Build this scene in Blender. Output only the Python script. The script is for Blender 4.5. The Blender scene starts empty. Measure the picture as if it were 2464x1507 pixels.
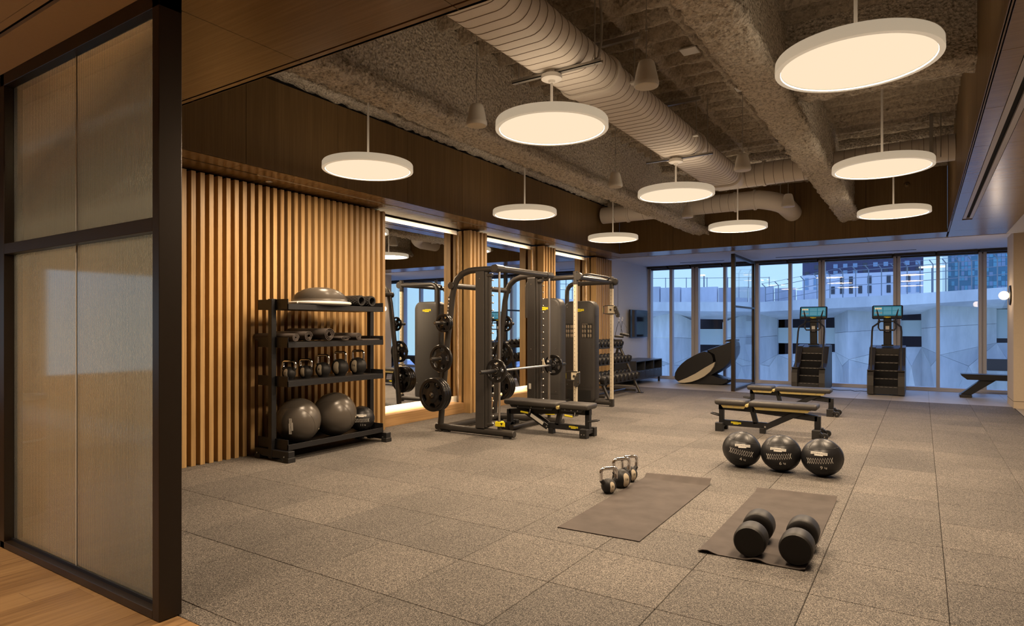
import bpy, bmesh, math, random
from mathutils import Vector, Matrix
R = math.radians
PI = math.pi
SC = bpy.context.scene
COL = SC.collection

# ------------------------------------------------------------------ camera
cd = bpy.data.cameras.new('camera'); cam = bpy.data.objects.new('camera', cd); COL.objects.link(cam)
cam.location = (0, 0, 1.4); cam.rotation_euler = (R(90), 0, R(33.01))
cd.sensor_width = 36; cd.lens = 36 * 1518.3 / 2464; cd.shift_y = 33.5 / 2464; cd.clip_start = .05; cd.clip_end = 800
SC.camera = cam
# ------------------------------------------------------------------ sky, exposure
w = bpy.data.worlds.new('dusk_sky'); SC.world = w; w.use_nodes = True
nt = w.node_tree; nt.nodes.clear()
o_ = nt.nodes.new('ShaderNodeOutputWorld'); bg = nt.nodes.new('ShaderNodeBackground'); cr = nt.nodes.new('ShaderNodeValToRGB')
tc = nt.nodes.new('ShaderNodeTexCoord'); sx = nt.nodes.new('ShaderNodeSeparateXYZ')
nt.links.new(tc.outputs['Generated'], sx.inputs[0]); nt.links.new(sx.outputs['Z'], cr.inputs[0])
cr.color_ramp.elements[0].position = 0.0; cr.color_ramp.elements[0].color = (.50, .78, .95, 1)
cr.color_ramp.elements[1].position = .6; cr.color_ramp.elements[1].color = (.50, .84, 1.95, 1)
nt.links.new(cr.outputs[0], bg.inputs[0]); bg.inputs[1].default_value = 1.0
nt.links.new(bg.outputs[0], o_.inputs[0])
vs = SC.view_settings
vs.view_transform = 'Standard'; vs.look = 'None'; vs.gamma = 1; vs.exposure = 0.12; vs.use_curve_mapping = False
LAMP_W = 82.0; UP_FILL_W = 1.5; LAMP_COL = (1.0, .745, .495)
cy = SC.cycles
cy.use_denoising = True; cy.adaptive_threshold = .03; cy.max_bounces = 7; cy.diffuse_bounces = 4; cy.glossy_bounces = 5; cy.transmission_bounces = 8
cy.transparent_max_bounces = 16; cy.caustics_reflective = False; cy.caustics_refractive = False; cy.sample_clamp_indirect = 6

# ------------------------------------------------------------------ mesh builder
class MB:
    def __init__(s): s.v = []; s.f = []; s.M = Matrix.Identity(4)
    def add(s, vs, fs):
        b = len(s.v); s.v += [tuple(s.M @ Vector(p)) for p in vs]; s.f += [tuple(b + i for i in f) for f in fs]; return s
    def box(s, a, b, bev=0.0):
        x0, y0, z0 = a; x1, y1, z1 = b
        if bev <= 0:
            return s.add([(x0,y0,z0),(x1,y0,z0),(x1,y1,z0),(x0,y1,z0),(x0,y0,z1),(x1,y0,z1),(x1,y1,z1),(x0,y1,z1)],
                         [(0,3,2,1),(4,5,6,7),(0,1,5,4),(1,2,6,5),(2,3,7,6),(3,0,4,7)])
        c = [(a[i] + b[i]) / 2 for i in range(3)]; h = [abs(b[i] - a[i]) / 2 for i in range(3)]
        bev = min(bev, min(h) * .95); vs = []; idx = {}
        for sx_ in (-1, 1):
            for sy in (-1, 1):
                for sz in (-1, 1):
                    sg = (sx_, sy, sz)
                    for ax in range(3):
                        p = [c[i] + sg[i] * (h[i] - (0 if i == ax else bev)) for i in range(3)]
                        idx[(sg, ax)] = len(vs); vs.append(p)
        fs = []
        for ax in range(3):
            o1, o2 = (ax + 1) % 3, (ax + 2) % 3
            for sgn in (-1, 1):
                q = []
                for u, v in ((-1,-1),(1,-1),(1,1),(-1,1)):
                    sg = [0,0,0]; sg[ax] = sgn; sg[o1] = u; sg[o2] = v; q.append(idx[(tuple(sg), ax)])
                fs.append(tuple(q) if sgn > 0 else tuple(q[::-1]))
            for u in (-1, 1):
                for v in (-1, 1):
                    sa = [0,0,0]; sb = [0,0,0]; sa[ax] = -1; sb[ax] = 1
                    sa[o1] = sb[o1] = u; sa[o2] = sb[o2] = v; sa = tuple(sa); sb = tuple(sb)
                    q = (idx[(sa, o1)], idx[(sb, o1)], idx[(sb, o2)], idx[(sa, o2)])
                    fs.append(q if u * v < 0 else q[::-1])
        for sg in [(i,j,k) for i in (-1,1) for j in (-1,1) for k in (-1,1)]:
            q = (idx[(sg,0)], idx[(sg,1)], idx[(sg,2)]); fs.append(q if sg[0]*sg[1]*sg[2] > 0 else q[::-1])
        return s.add(vs, fs)
    def bar(s, p0, p1, wd, ht, bev=0.0, up=(0,0,1)):
        """rectangular bar from p0 to p1; wd = sideways width, ht = along up"""
        p0 = Vector(p0); p1 = Vector(p1); z = (p1 - p0); L = z.length; z.normalize()
        upv = Vector(up); x = upv.cross(z)
        if x.length < 1e-6: x = Vector((1,0,0))
        x.normalize(); y = z.cross(x)
        m = Matrix((x, y, z)).transposed().to_4x4(); m.translation = p0
        old = s.M; s.M = old @ m; s.box((-wd/2, -ht/2, 0), (wd/2, ht/2, L), bev); s.M = old; return s
    def tube(s, path, r, n=12, caps=True, closed=False, flat=None):
        P = [Vector(p) for p in path]; m = len(P); rings = []; prev = None
        rr = r if isinstance(r, (list, tuple)) else [r] * m
        for i, p in enumerate(P):
            if closed: t = P[(i+1) % m] - P[i-1]
            else: t = P[min(i+1, m-1)] - P[max(i-1, 0)]
            t.normalize()
            if prev is None:
                a = Vector((0,0,1)) if abs(t.z) < .9 else Vector((1,0,0)); nx = a.cross(t).normalized()
            else:
                nx = (prev - t * prev.dot(t)).normalized()
            prev = nx; ny = t.cross(nx)
            fx, fy = flat if flat else (1, 1)
            rings.append([p + (nx * math.cos(2*PI*k/n) * fx + ny * math.sin(2*PI*k/n) * fy) * rr[i] for k in range(n)])
        vs = [q for rg in rings for q in rg]; fs = []
        for i in range(m if closed else m - 1):
            j = (i + 1) % m
            for k in range(n):
                k2 = (k + 1) % n; fs.append((i*n+k, i*n+k2, j*n+k2, j*n+k))
        if caps and not closed: fs.append(tuple(range(n))[::-1]); fs.append(tuple((m-1)*n + k for k in range(n)))
        return s.add(vs, fs)
    def cyl(s, p0, p1, r, n=20, bev=0.0, r2=None):
        p0 = Vector(p0); p1 = Vector(p1); d = p1 - p0; L = d.length
        r2 = r if r2 is None else r2
        if bev > 0: pr = [(0,0),(r-bev,0),(r,bev),(r2,L-bev),(r2-bev,L),(0,L)]
        else: pr = [(0,0),(r,0),(r2,L),(0,L)]
        return s.lathe(pr, p0, d, n)
    def lathe(s, prof, c=(0,0,0), axis=(0,0,1), n=24):
        """prof = [(radius, height)...] turned round axis at c"""
        z = Vector(axis).normalized(); a = Vector((1,0,0)) if abs(z.x) < .9 else Vector((0,1,0))
        x = (a - z * a.dot(z)).normalized(); y = z.cross(x); c = Vector(c); vs = []; fs = []; rows = []
        for (r_, h) in prof:
            if r_ < 1e-7: rows.append([len(vs)]); vs.append(c + z * h)
            else:
                rows.append(list(range(len(vs), len(vs) + n)))
                vs += [c + z * h + (x * math.cos(2*PI*k/n) + y * math.sin(2*PI*k/n)) * r_ for k in range(n)]
        for A, B in zip(rows, rows[1:]):
            for k in range(n):
                k2 = (k + 1) % n
                if len(A) == 1 and len(B) == 1: continue
                if len(A) == 1: fs.append((A[0], B[k2], B[k]))
                elif len(B) == 1: fs.append((A[k], A[k2], B[0]))
                else: fs.append((A[k], A[k2], B[k2], B[k]))
        return s.add(vs, fs)
    def prism(s, poly, axis, a, b):
        """2D polygon extruded along axis ('x','y','z') from a to b; poly in the other two axes in xyz order"""
        def P(u, v, t): return {'x': (t, u, v), 'y': (u, t, v), 'z': (u, v, t)}[axis]
        n = len(poly); vs = [P(u, v, a) for u, v in poly] + [P(u, v, b) for u, v in poly]
        fs = [tuple(range(n)), tuple(range(2*n-1, n-1, -1))] + [(i, n + i, n + (i+1) % n, (i+1) % n) for i in range(n)]
        return s.add(vs, fs)
    def sphere(s, c, r, n=24, m=14, sq=None):
        pr = [(math.sin(PI*i/m), -math.cos(PI*i/m)) for i in range(m+1)]
        pr = [(a * r, b * r) for a, b in pr]; pr[0] = (0, -r); pr[-1] = (0, r)
        return s.lathe(pr, c, (0,0,1), n)
    def quad(s, a, b, c, d): return s.add([a, b, c, d], [(0,1,2,3)])

def mesh(name, mb, m, smooth=False, ang=None):
    me = bpy.data.meshes.new(name); me.from_pydata(mb.v, [], mb.f); me.validate()
    bm = bmesh.new(); bm.from_mesh(me); bmesh.ops.recalc_face_normals(bm, faces=bm.faces)
    if smooth:
        lim = R(ang or 40)
        for f in bm.faces: f.smooth = True
        for e in bm.edges:
            if len(e.link_faces) == 2 and e.calc_face_angle(0) > lim: e.smooth = False
    bm.to_mesh(me); bm.free()
    if m is not None: me.materials.append(m)
    return me
def obj(name, mb, m, parent=None, smooth=False, ang=None, loc=None, rot=None):
    me = mb if isinstance(mb, bpy.types.Mesh) else mesh(name, mb, m, smooth, ang)
    o = bpy.data.objects.new(name, me); COL.objects.link(o)
    if parent is not None: o.parent = parent
    if loc is not None: o.location = loc
    if rot is not None: o.rotation_euler = rot
    return o
def tag(o, label, cat, group=None, kind=None):
    o['label'] = label; o['category'] = cat
    if group: o['group'] = group
    if kind: o['kind'] = kind
    return o
def struct(o, label=None):
    o['kind'] = 'structure'
    if label: o['label'] = label
    return o
def thing(name, label, cat, loc=(0,0,0), rz=0, group=None):
    o = bpy.data.objects.new(name, None); COL.objects.link(o); o.empty_display_size = .1
    o.location = loc; o.rotation_euler = (0, 0, rz); return tag(o, label, cat, group)
def sthing(name, label=None):
    o = bpy.data.objects.new(name, None); COL.objects.link(o); o.empty_display_size = .1; return struct(o, label)
def dup(root, loc, rz=0, label=None, group=None, rot=None):
    r_ = root.copy(); COL.objects.link(r_); r_.location = loc; r_.rotation_euler = rot if rot else (0, 0, rz)
    if label: r_['label'] = label
    if group: r_['group'] = group
    for ch in list(root.children):
        c = ch.copy(); COL.objects.link(c); c.parent = r_
        for g in list(ch.children):
            d = g.copy(); COL.objects.link(d); d.parent = c
    return r_
def lamp_area(name, parent, loc, rot, shape, size, size_y, power, col, spread=PI):
    l = bpy.data.lights.new(name, 'AREA'); l.shape = shape; l.size = size
    if size_y: l.size_y = size_y
    l.energy = power; l.color = col; l.spread = spread
    o = bpy.data.objects.new(name, l); COL.objects.link(o); o.parent = parent; o.location = loc; o.rotation_euler = rot; return o
def text_mesh(name, body, size, m, parent, loc, rot, extrude=.0004, align='CENTER', space=1.0):
    cu = bpy.data.curves.new(name, 'FONT'); cu.body = body; cu.size = size; cu.extrude = extrude; cu.align_x = align; cu.align_y = 'CENTER'; cu.space_character = space
    cu.resolution_u = 3
    t = bpy.data.objects.new('tmp', cu); COL.objects.link(t)
    me = bpy.data.meshes.new_from_object(t.evaluated_get(bpy.context.evaluated_depsgraph_get()))
    bpy.data.objects.remove(t); me.name = name; me.materials.clear(); me.materials.append(m)
    o = bpy.data.objects.new(name, me); COL.objects.link(o); o.parent = parent; o.location = loc; o.rotation_euler = rot; return o
def arc(c, r, a0, a1, n, plane='xz', y=0):
    out = []
    for i in range(n + 1):
        a = R(a0 + (a1 - a0) * i / n); u = c[0] + r * math.cos(a); v = c[1] + r * math.sin(a)
        out.append({'xz': (u, y, v), 'yz': (y, u, v), 'xy': (u, v, y)}[plane])
    return out

# ------------------------------------------------------------------ materials
class NB:
    def __init__(s, name):
        s.m = bpy.data.materials.new(name); s.m.use_nodes = True; s.t = s.m.node_tree; s.t.nodes.clear()
        s.out = s.n('ShaderNodeOutputMaterial')
    def n(s, t, **k):
        x = s.t.nodes.new(t)
        for a, b in k.items(): setattr(x, a, b)
        return x
    def l(s, a, b): s.t.links.new(a, b)
def setin(n, **k):
    for a, b in k.items(): n.inputs[a.replace('_', ' ')].default_value = b
def c4(c): return (*c, 1) if len(c) == 3 else c
def bsdf(b, col=None, rough=.5, metal=0, spec=.5, **k):
    p = b.n('ShaderNodeBsdfPrincipled'); p.inputs['Roughness'].default_value = rough; p.inputs['Metallic'].default_value = metal
    p.inputs['Specular IOR Level'].default_value = spec
    if col is not None: p.inputs['Base Color'].default_value = c4(col)
    b.l(p.outputs[0], b.out.inputs[0]); return p
def coords(b, scale=(1,1,1), world=True):
    mp = b.n('ShaderNodeMapping'); mp.inputs['Scale'].default_value = scale
    if world: g = b.n('ShaderNodeNewGeometry'); b.l(g.outputs['Position'], mp.inputs[0])
    else: g = b.n('ShaderNodeTexCoord'); b.l(g.outputs['Object'], mp.inputs[0])
    return mp.outputs[0]
def noise(b, vec, scale, detail=2, rough=.5):
    x = b.n('ShaderNodeTexNoise'); x.inputs['Scale'].default_value = scale; x.inputs['Detail'].default_value = detail; x.inputs['Roughness'].default_value = rough
    b.l(vec, x.inputs['Vector']); return x.outputs['Fac']
def ramp(b, fac, stops):
    x = b.n('ShaderNodeValToRGB'); e = x.color_ramp.elements
    e[0].position, e[0].color = stops[0][0], c4(stops[0][1]); e[1].position, e[1].color = stops[-1][0], c4(stops[-1][1])
    for p, c in stops[1:-1]: q = e.new(p); q.color = c4(c)
    b.l(fac, x.inputs[0]); return x.outputs[0]
def bump(b, h, p, strength=.3, dist=.01):
    x = b.n('ShaderNodeBump'); x.inputs['Strength'].default_value = strength; x.inputs['Distance'].default_value = dist
    b.l(h, x.inputs['Height']); b.l(x.outputs[0], p.inputs['Normal'])
def mixc(b, fac, a, c, mode='MIX'):
    x = b.n('ShaderNodeMix', data_type='RGBA', blend_type=mode)
    for s_, v in ((0, fac), (6, a), (7, c)):
        if isinstance(v, (int, float)): x.inputs[s_].default_value = v
        elif isinstance(v, tuple): x.inputs[s_].default_value = c4(v)
        else: b.l(v, x.inputs[s_])
    return x.outputs[2]
def plain(name, col, rough=.5, metal=0, spec=.5, nz=0, nscale=40, bmp=0, bscale=200, coat=0):
    b = NB(name); p = bsdf(b, col, rough, metal, spec)
    if coat: p.inputs['Coat Weight'].default_value = coat
    v = coords(b, world=False)
    if nz:
        f = noise(b, v, nscale, 3); lo = tuple(x * (1 - nz) for x in col); hi = tuple(min(1, x * (1 + nz)) for x in col)
        b.l(ramp(b, f, [(.3, lo), (.7, hi)]), p.inputs['Base Color'])
    if bmp: bump(b, noise(b, v, bscale, 2), p, bmp, .002)
    return b.m
def wood(name, dark, light, axis, rough=.4, fig=1.0, spec=.4, rnd=.25):
    """straight-grained oak veneer, grain along axis"""
    b = NB(name); p = bsdf(b, None, rough, 0, spec)
    sc = [60, 60, 60]; sc['xyz'.index(axis)] = 1.2
    sc2 = [9, 9, 9]; sc2['xyz'.index(axis)] = .35
    f1 = noise(b, coords(b, tuple(sc)), 1.0, 4, .65); f2 = noise(b, coords(b, tuple(sc2)), 1.0, 3, .6)
    oi = b.n('ShaderNodeObjectInfo')
    mx = b.n('ShaderNodeMath', operation='MULTIPLY_ADD'); b.l(f2, mx.inputs[0]); mx.inputs[1].default_value = .8 * fig; b.l(f1, mx.inputs[2])
    m2 = b.n('ShaderNodeMath', operation='MULTIPLY_ADD'); b.l(oi.outputs['Random'], m2.inputs[0]); m2.inputs[1].default_value = rnd; b.l(mx.outputs[0], m2.inputs[2])
    b.l(ramp(b, m2.outputs[0], [(.45, dark), (1.25 if rnd > .1 else 1.15, light)]), p.inputs['Base Color'])
    bump(b, f1, p, .08, .001); return b.m
def emis(name, col, s):
    b = NB(name); e = b.n('ShaderNodeEmission'); e.inputs[0].default_value = c4(col); e.inputs[1].default_value = s; b.l(e.outputs[0], b.out.inputs[0]); return b.m
def arch_glass(name, tint=(.9, .95, 1), rough=.0, ior=1.5, refl=1.0):
    b = NB(name); t = b.n('ShaderNodeBsdfTransparent'); t.inputs[0].default_value = c4(tint); g = b.n('ShaderNodeBsdfGlossy'); g.inputs['Roughness'].default_value = rough
    f = b.n('ShaderNodeFresnel'); f.inputs[0].default_value = ior; mu = b.n('ShaderNodeMath', operation='MULTIPLY'); b.l(f.outputs[0], mu.inputs[0]); mu.inputs[1].default_value = refl
    mx = b.n('ShaderNodeMixShader'); b.l(mu.outputs[0], mx.inputs[0]); b.l(t.outputs[0], mx.inputs[1]); b.l(g.outputs[0], mx.inputs[2]); b.l(mx.outputs[0], b.out.inputs[0]); return b.m

def rubber_floor():
    b = NB('rubber_flecked'); p = bsdf(b, None, .75, 0, .35); v = coords(b)
    vo = b.n('ShaderNodeTexVoronoi'); vo.inputs['Scale'].default_value = 290; b.l(v, vo.inputs['Vector'])
    sp = b.n('ShaderNodeSeparateColor'); b.l(vo.outputs['Color'], sp.inputs[0])
    fleck = ramp(b, sp.outputs[0], [(.0, (.034, .031, .029)), (.36, (.066, .060, .055)), (.58, (.165, .149, .133)), (.85, (.265, .240, .212)), (1, (.38, .345, .305))])
    big = ramp(b, noise(b, v, 1.1, 3), [(.3, (.80, .80, .80)), (.7, (1.12, 1.12, 1.12))])
    oi = b.n('ShaderNodeObjectInfo'); rn = ramp(b, oi.outputs['Random'], [(0, (.86, .86, .87)), (1, (1.1, 1.09, 1.08))])
    c = mixc(b, 1.0, mixc(b, 1.0, fleck, big, 'MULTIPLY'), rn, 'MULTIPLY'); b.l(c, p.inputs['Base Color'])
    bump(b, vo.outputs['Distance'], p, .25, .002); return b.m
def spray(name, lo, hi, s=1.0):
    b = NB(name); p = bsdf(b, None, .95, 0, .1); v = coords(b)
    f = noise(b, v, 36 * s, 5, .75); vo = b.n('ShaderNodeTexVoronoi'); vo.inputs['Scale'].default_value = 38 * s; b.l(v, vo.inputs['Vector'])
    b.l(ramp(b, f, [(.34, lo), (.54, hi)]), p.inputs['Base Color'])
    ad = b.n('ShaderNodeMath', operation='ADD'); b.l(f, ad.inputs[0]); b.l(vo.outputs['Distance'], ad.inputs[1])
    bump(b, ad.outputs[0], p, .9, .03); return b.m
def woodfloor():
    b = NB('floor_oak'); p = bsdf(b, None, .42, 0, .4)
    f = noise(b, coords(b, (34, 1.3, 34)), 1, 5, .65); f2 = noise(b, coords(b, (7, .5, 7)), 1, 3)
    oi = b.n('ShaderNodeObjectInfo'); mx = b.n('ShaderNodeMath', operation='MULTIPLY_ADD'); b.l(f2, mx.inputs[0]); mx.inputs[1].default_value = .6; b.l(f, mx.inputs[2])
    m2 = b.n('ShaderNodeMath', operation='MULTIPLY_ADD'); b.l(oi.outputs['Random'], m2.inputs[0]); m2.inputs[1].default_value = .18; b.l(mx.outputs[0], m2.inputs[2])
    b.l(ramp(b, m2.outputs[0], [(.5, (.10, .052, .02)), (.78, (.26, .15, .065)), (1.15, (.36, .22, .10))]), p.inputs['Base Color']); bump(b, f, p, .06, .001); return b.m
def concrete(name, lo, hi, s=1):
    b = NB(name); p = bsdf(b, None, .9, 0, .2)
    f = noise(b, coords(b, (1.2*s, 1.2*s, .35*s)), 1.5, 5, .65); oi = b.n('ShaderNodeObjectInfo')
    rn = ramp(b, oi.outputs['Random'], [(0, (.74, .75, .78)), (1, (1.05, 1.05, 1.05))]); b.l(mixc(b, 1.0, ramp(b, f, [(.3, lo), (.7, hi)]), rn, 'MULTIPLY'), p.inputs['Base Color']); return b.m

M = {}
M['rubber'] = rubber_floor()
M['slat'] = wood('slat_oak', (.24, .135, .050), (.60, .385, .165), 'z', .42, .5)
M['veneer_z'] = wood('veneer_upright', (.140, .088, .037), (.225, .145, .062), 'z', .42, .6, .4, .06)
M['veneer_x'] = wood('veneer_cross', (.145, .082, .030), (.235, .140, .052), 'x', .26, .6, .6, .08)
M['veneer_y'] = wood('veneer_long', (.165, .095, .036), (.265, .160, .062), 'x', .26, .6, .6, .08)
M['plinth'] = wood('plinth_oak', (.24, .13, .055), (.46, .28, .125), 'y', .4, .6)
M['floorwood'] = woodfloor()
M['dark'] = plain('dark_void', (.004, .004, .004), .9)
M['backwood'] = plain('dark_oak_backing', (.028, .015, .007), .7)  # dark backing, blackened further to paint the shade in the slat gaps
M['bronze'] = plain('bronze_frame', (.030, .020, .012), .38, .35, .5)
M['white'] = plain('white_paint', (.72, .71, .70), .7, nz=.02)
M['tan'] = plain('tan_paint', (.60, .50, .38), .8, nz=.02)
M['wallgrey'] = plain('wall_covering', (.70, .70, .72), .75, nz=.03, nscale=90)
M['porcelain'] = plain('porcelain_tile', (.42, .38, .33), .45, nz=.06, nscale=5)
M['spray'] = spray('sprayed_fireproofing', (.34, .29, .23), (.93, .86, .75))
M['spraydeck'] = spray('sprayed_deck', (.40, .34, .27), (.66, .58, .47), .7)
M['steel'] = plain('galvanised', (.45, .43, .40), .4, .8)
M['duct'] = plain('duct_white', (.78, .73, .67), .55, nz=.02, nscale=4)
M['ductseam'] = plain('duct_seam', (.30, .25, .21), .6)
M['mirror'] = plain('mirror_silver', (.93, .95, .95), .0, 1)
M['alu'] = plain('anodised_mullion', (.52, .50, .50), .5, .15)
M['winglass'] = arch_glass('window_glass', (.96, .98, 1.0), 0, 1.45, .4)
M['lamp'] = emis('lamp_diffuser', (1.0, .79, .55), .93)
M['lampwhite'] = plain('lamp_white', (.80, .78, .75), .45)
_p = [n for n in plain('lamp_drum', (.80, .76, .70), .45).node_tree.nodes if n.type == 'BSDF_PRINCIPLED'][0]; _p.inputs['Emission Color'].default_value = (1, .82, .58, 1); _p.inputs['Emission Strength'].default_value = .34; M['drum'] = bpy.data.materials['lamp_drum']
M['led'] = emis('led_strip', (1.0, .74, .44), 130)
M['black'] = plain('black_powder', (.012, .012, .014), .42, .1, .5, bmp=.05, bscale=900)
M['gun'] = plain('gunmetal', (.055, .050, .046), .38, .45, .5)
M['gunmatte'] = plain('gunmetal_matte', (.045, .041, .038), .5, .2, .5)
M['chrome'] = plain('chrome', (.80, .79, .78), .10, 1)
M['steelbar'] = plain('brushed_steel', (.62, .61, .60), .28, 1)
M['rubblack'] = plain('black_rubber', (.016, .015, .015), .5, 0, .4, bmp=.08, bscale=500)
M['ballvinyl'] = plain('ball_vinyl', (.090, .078, .066), .27, 0, .5, bmp=.02, bscale=30)
M['leather'] = plain('black_leather', (.013, .013, .015), .38, 0, .5, bmp=.12, bscale=260)
M['seat'] = plain('seat_vinyl', (.045, .041, .038), .45, 0, .45, bmp=.06, bscale=400)
M['matgrey'] = plain('mat_grey', (.080, .066, .060), .75, 0, .3, nz=.18, nscale=6, bmp=.25, bscale=300)
M['yellow'] = plain('signal_yellow', (.80, .68, .02), .4)
M['cream'] = plain('cream_metal', (.60, .53, .40), .45)
M['print'] = plain('white_print', (.75, .73, .68), .6)
M['printblack'] = plain('black_print', (.012, .012, .012), .6)
M['gold'] = plain('brass_trim', (.62, .50, .20), .35, .4)
M['badge'] = plain('badge_cream', (.55, .47, .35), .5)
M['whiteplastic'] = plain('white_plastic', (.70, .68, .64), .5)
# ================================================================== STRUCTURE
TS = .6107; TX0 = -2.3317; TY0 = 3.0129; XW = -6.13
rng = random.Random(4)
# ---- floors
floor = struct(obj('floor', MB().box((-7.0, 1.60, -.09), (1.345, 14.02, -.022)), M['dark']), 'rubber tiled gym floor')
mb = MB().box((.0012, .0012, -.024), (TS - .0012, TS - .0012, 0), .0025); tile_me = mesh('rubber_tile', mb, M['rubber'])
mb = MB().box((.0012, .0012, -.024), (TS - .0012, .106, 0), .0025); tile_cut = mesh('rubber_tile', mb, M['rubber'])
for i in range(-7, 6):
    for j in range(-2, 18):
        o = obj('rubber_tile', tile_me, None, floor, loc=(TX0 + i * TS, TY0 + j * TS, 0))
    obj('rubber_tile', tile_cut, None, floor, loc=(TX0 + i * TS, 1.684, 0))
# light porcelain border by the windows
pfl = struct(obj('floor', MB().box((-6.6, 14.02, -.09), (5.2, 16.9, -.012)).box((1.345, 1.6, -.09), (5.2, 14.02, -.012)), M['dark']), 'pale porcelain floor border by the windows')
PT = [-6.6 + .0]
xs = [1.333 - .6105 * k for k in range(13, -1, -1)] + [1.943, 2.554, 3.164, 3.775, 4.4]
pm = {}
def ptile(x0, x1, y0, y1):
    k = (round(x1 - x0, 3), round(y1 - y0, 3))
    if k not in pm: pm[k] = mesh('porcelain_tile', MB().box((.0012, .0012, -.012), (k[0] - .0012, k[1] - .0012, 0), .0012), M['porcelain'])
    obj('porcelain_tile', pm[k], None, pfl, loc=(x0, y0, 0))
for a, b_ in zip(xs, xs[1:]):
    for y0, y1 in ((14.006, 15.40), (15.40, 16.75)): ptile(a, b_, y0, y1)
for x0, x1 in ((1.346, 1.943), (1.943, 2.554), (2.554, 3.164)):
    for k in range(9): ptile(x0, x1, 3.0 + k * 1.2207, 3.0 + (k + 1) * 1.2207)
# oak floor of the corridor
wfl = struct(obj('floor', MB().box((-8.4, -6.1, -.09), (6, 1.68, -.016)).box((-8.4, 1.68, -.09), (-7.0, 1.80, -.016)), M['floorwood']), 'oak plank corridor floor')
for i in range(30):
    x = -8.16 + i * .19; off = rng.uniform(0, 1.6)
    ys = [-4.0]
    while ys[-1] < 1.68: ys.append(min(1.682, (ys[-1] + 1.9) if len(ys) > 1 else -4.0 + .4 + off))
    for y0, y1 in zip(ys, ys[1:]):
        if y1 - y0 > .02: obj('plank', MB().box((x + .0006, y0 + .0006, -.016), (x + .1894, y1 - .0006, .0), .0008), M['floorwood'], wfl)
obj('plank', MB().box((-2.46, -4.0, -.016), (6, 1.682, 0)), M['floorwood'], wfl)
# ---- left wall: backing, slats, mirrors
wl = struct(obj('wall_left', MB().box((-6.62, 1.72, 0), (-6.5, 16.9, 4.6)).box((-6.5, 1.72, 0), (-6.268, 6.27, 2.985)), M['backwood']), 'slatted oak wall with three mirror bays')
slat_me = mesh('slat', MB().box((-.095, 0, 0), (.045, .0495, 2.97), .002), M['slat'])
slat_s = mesh('slat', MB().box((0, 0, 0), (.055, .095, 2.97), .002), M['slat'])
sy = 3.449 - 18 * .0955
while sy < 6.26:
    obj('slat', slat_me, None, wl, loc=(XW - .045, sy, 0)); sy += .0955
cove = M['white']
def pier(y0, y1, k):
    obj('pier_core', MB().box((-6.484, y0 + .10, 0), (-6.268, y1 - .01, 2.985)), M['backwood'], wl)
    n = round((y1 - y0 - .05) / .1025)
    for i in range(n + 1): obj('slat', slat_me, None, wl, loc=(XW - .045, y0 + i * (y1 - y0 - .0495) / n, 0))
    for x in (-6.375, -6.270): obj('slat', slat_s, None, wl, loc=(x, y0 + .004, 0))
PIERS = [(8.20, 8.665), (10.56, 11.03), (12.92, 13.76)]
for k, (a, b_) in enumerate(PIERS): pier(a, b_, k)
words = ['nearest the storage rack', 'between the first and second slatted piers', 'farthest from the storage rack']
for k, (a, b_) in enumerate(((6.27, 8.20), (8.665, 10.56), (11.03, 12.92))):
    obj('cove_back', MB().box((-6.50, a, 0), (-6.485, b_ + .098, 2.995)), M['white'], wl)
    mr = thing('wall_mirror', 'large frameless wall mirror in the lit bay ' + words[k], 'mirror', (0, 0, 0), 0, 'mirrors on the slatted wall')
    obj('mirror_glass', MB().box((-6.411, a + .06, .27), (-6.405, b_ + .02, 2.91)), M['mirror'], mr)
    obj('backing_board', MB().box((-6.43, a + .062, .272), (-6.4115, b_ + .018, 2.908)), M['black'], mr)
    for z in (.9, 2.3): obj('mounting_rail', MB().box((-6.486, a + .35, z), (-6.431, b_ - .35, z + .06)), M['black'], mr)
    obj('led_strip', MB().box((-6.452, a + .1, 2.83), (-6.436, b_ - .09, 2.842)), M['led'], mr)
    obj('led_strip', MB().box((-6.452, a + .1, .335), (-6.436, b_ - .09, .347)), M['led'], mr)
    obj('led_strip', MB().box((-6.452, b_ - .05, .35), (-6.436, b_ - .038, 2.82)), M['led'], mr)
    pl = struct(obj('baseboard_left', MB().box((-6.484, a + .004, 0), (-6.262, b_ + .003, .165), .003), M['plinth']), 'oak plinth under the mirror ' + words[k])
# wall with television beyond the last pier
struct(obj('wall_left', MB().box((-6.5, 13.77, 0), (-6.33, 16.9, 3.06)), M['wallgrey']), 'pale wall carrying the television')
# ---- ceilings at z = 3
ce = sthing('ceiling', 'oak veneer soffit round the ceiling opening')
def panel(x0, x1, y0, y1, m, z=3.0, t=.02, par=None):
    obj('panel', MB().box((x0 + .002, y0 + .002, z), (x1 - .002, y1 - .002, z + t), .0012), m, par or ce)
OX0, OX1, OY0, OY1 = -5.56, .36, 2.53, 12.88
JL = [1.45, 2.61, 3.77, 4.93, 6.085, 7.24, 8.40, 9.55, 10.70, 11.86, 13.68]
for a, b_ in zip(JL, JL[1:]):
    for x0, x1 in ((-6.22 if b_ < 6.2 else -6.36, -5.875), (-5.845, OX0)): panel(x0, x1, a, b_, M['veneer_y'])
JX = [-5.558, -4.36, -3.18, -2.01, -.835, .36]
for a, b_ in zip(JX, JX[1:]): panel(a, b_, OY1, 13.68, M['veneer_x'])
JR = [1.4, 2.28, 3.44, 4.61, 5.77, 6.94, 8.10, 9.27, 10.42, 11.6, 12.83, 13.68]
for a, b_ in zip(JR, JR[1:]):
    if a < 11.5: panel(.362, .375, a, b_, M['veneer_y']); panel(.385, .505, a, b_, M['veneer_y']); panel(.625, 1.21, a, b_, M['veneer_y'])
    else: panel(.385, 1.21, a, b_, M['veneer_y'])
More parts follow.
